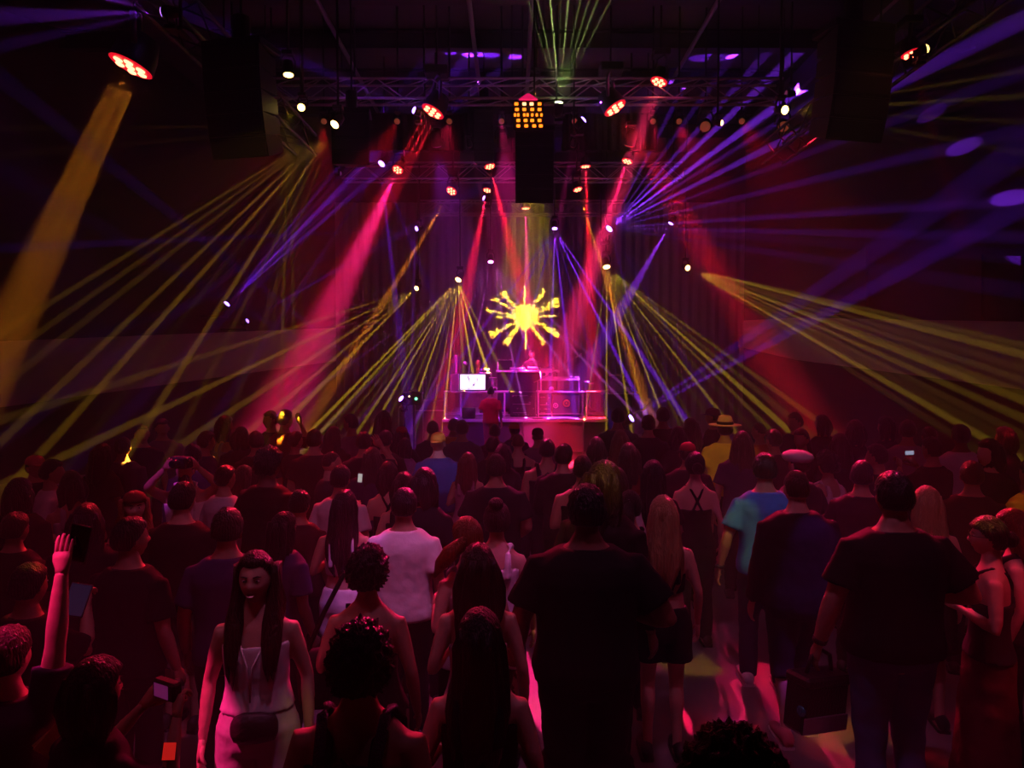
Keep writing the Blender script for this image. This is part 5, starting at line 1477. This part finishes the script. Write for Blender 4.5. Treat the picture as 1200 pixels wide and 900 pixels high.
# watch of the blue-shirted man
root, J, _, _ = PE['bluetee']
A, E, W, _h = J[-1]
b = MB(); b.tube([W.lerp(E, .06), W.lerp(E, -.03)], .036, 12); b.build('wristwatch', BLACKP, root, True)
A, E, W, _h = PE['bagman'][1][-1]
b = MB(); b.tube([W.lerp(E, .10), W.lerp(E, -.0)], .036, 12); b.build('wristband', BLACKP, PE['bagman'][0], True)
A, E, W, _h = PE['bigman'][1][-1]
b = MB(); b.tube([W.lerp(E, .08), W.lerp(E, .02)], .036, 12); b.build('wristband', mat('pale_band', (.5, .45, .45), .5), PE['bigman'][0], True)
hdm = Matrix.Translation((0, .02, 1.632)) @ Matrix.Rotation(math.radians(-4), 4, 'Z')
b = MB(); b.tube([(-.019, .089, -.054), (-.01, .0955, -.0585), (0, .0975, -.0595), (.01, .0955, -.0585), (.019, .089, -.054)], [.001, .0035, .004, .0035, .001], 6)
o = b.build('teeth', mat('tooth_white', (.8, .76, .72), .3), PE['smiler'][0], True); o.matrix_local = hdm
# belt bag and drawstring of the smiling woman
root = PE['smiler'][0]
b = MB(); b.loft([ell((0, 0, z), .152, .112, 24) for z in (1.0, 1.03)]); b.build('belt', cloth(BLK), root, True)
b = MB(); b.loft([[V((x, .135 + dpt * math.sin(w) * .045, 1.0 + rz * math.cos(w) - .035)) for w in (2 * math.pi * j / 12 for j in range(12))] for x, rz, dpt in ((-.115, .03, .4), (-.10, .062, .8), (-.03, .075, 1), (.04, .075, 1), (.08, .06, .8), (.095, .03, .4))]); b.build('belt_bag', mat('belt_bag_nylon', (.03, .02, .022), .5, bump=.3), root, True)
b = MB(); b.tube([(.06, .10, 1.36), (.02, .125, 1.24), (.01, .125, 1.08)], .004, 6); b.tube([(-.06, .10, 1.36), (.0, .125, 1.24), (.01, .125, 1.08)], .004, 6); b.build('lanyard', cloth(WHT), root, True)
b = MB(); b.tube([(-.10, .08, 1.30), (-.125, .0, 1.45), (-.11, -.07, 1.36), (.0, -.12, 1.2)], .007, 6); b.build('shoulder_strap', cloth(BLK), root, True)


def backpack(label, pr, color, sequin=False, group='backpacks'):
    root, J, rz, sc = pr
    M = root.matrix_basis
    t = thing('backpack', label, 'backpack', M @ V((0, 0, 0)), rz, group)
    t.scale = root.scale
    b = MB(); b.loft([ell((0, -.20, z), w, dpt, 20, 3.2) for z, w, dpt in ((.98, .11, .05), (1.0, .14, .075), (1.15, .15, .085), (1.30, .14, .08), (1.38, .11, .06), (1.40, .06, .03))]); part(t, 'pack', b, mat('sequin_fabric', (.1, .09, .16), .25, .6, bump=1., bscale=160, var=.8) if sequin else cloth(color), True)
    b = MB(); b.loft([ell((0, -.285, z), w, .02, 16, 3) for z, w in ((1.02, .09), (1.04, .11), (1.16, .11), (1.18, .09))]); part(t, 'pocket', b, cloth(color), True)
    for sd in (-1, 1):
        b = MB(); b.tube([(sd * .09, -.15, 1.38), (sd * .105, -.06, 1.50), (sd * .11, .02, 1.495), (sd * .115, .13, 1.40), (sd * .12, .14, 1.22), (sd * .14, .02, 1.08)], .020, 8, flat=.5, ref=(0, 1, 0)); part(t, 'strap', b, mat('sequin_fabric', (.1, .09, .16)) if sequin else cloth(color), True)
    b = MB(); b.tube([(-.03, -.2, 1.40), (0, -.2, 1.43), (.03, -.2, 1.40)], .008, 6); part(t, 'grab_loop', b, BLACKP)
    return t


backpack('black backpack on the sleeveless person before the stage', PE['backpacker'], BLK)
backpack('sequinned backpack glinting on the curly-haired person', PE['curlytop'], (.02, .02, .03), True)
# shoulder bag of the bare-shouldered person
M = PE['oneshoulder'][0].matrix_basis
t = thing('shoulder_bag', 'soft black shoulder bag hanging on the diagonal strap', 'bag', M @ V((-.24, .02, .92)), .3)
b = MB(); b.loft([ell((0, 0, z), w, d_, 18, 2.6) for z, w, d_ in ((0, .08, .05), (.03, .12, .075), (.16, .13, .08), (.24, .11, .06), (.27, .07, .03))]); part(t, 'body', b, cloth(BLK), True)
b = MB(); b.tube([(-.09, 0, .24), (.0, .01, .44), (.1, .03, .62)], .012, 6); part(t, 'strap', b, cloth(BLK), True)
# glasses of the profile woman
root = PE['updo'][0]
b = MB()
for sd in (-1, 1):
    b.tube([(sd * .031 + .02 * math.cos(a), .098, .010 + .017 * math.sin(a)) for a in (k * math.pi / 6 for k in range(13))], .0022, 5)
    b.tube([(sd * .052, .094, .012), (sd * .075, .06, .012), (sd * .078, -.01, .012)], .002, 5)
o = b.build('glasses', BLACKP, root); o.location = (0, .02, 1.632)
# drinks


def cup(label, key, side, col, group='drinks in hands'):
    p, d = hand_point(PE[key], side, .075)
    t = thing('drink_cup', label, 'cup', p - V((0, 0, .06)), 0, group)
    b = MB(); b.lathe([(.03, 0), (.032, .005), (.042, .13), (.044, .132)], 14); part(t, 'cup', b, mat('cup_%02x%02x' % (int(col[0] * 255), int(col[2] * 255)), col, .25), True)
    b = MB(); b.lathe([(.0445, .13), (.0445, .136)], 14); part(t, 'rim', b, WHITEP)


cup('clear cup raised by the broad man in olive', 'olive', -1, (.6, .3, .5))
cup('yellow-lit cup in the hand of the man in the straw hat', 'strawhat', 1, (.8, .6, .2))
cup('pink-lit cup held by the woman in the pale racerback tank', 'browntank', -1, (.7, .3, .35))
cup('pale cup held by the man in the white T-shirt', 'whitetee', -1, (.6, .35, .5))
t = thing('paper_flyer', 'folded yellowish paper held low near the dark purple T-shirt', 'paper', P(68, 868, 2.5), .5)
b = MB(); b.bbox((-.05, -.003, -.06), (.05, .003, .06), .001, Matrix.Rotation(.9, 4, 'Y')); part(t, 'sheet', b, mat('flyer_paper', (.7, .5, .2), .8))
b = MB(); b.bbox((-.05, -.012, -.055), (.05, -.006, .055), .001, Matrix.Rotation(.75, 4, 'Y')); part(t, 'fold', b, mat('flyer_paper', (.7, .5, .2), .8))
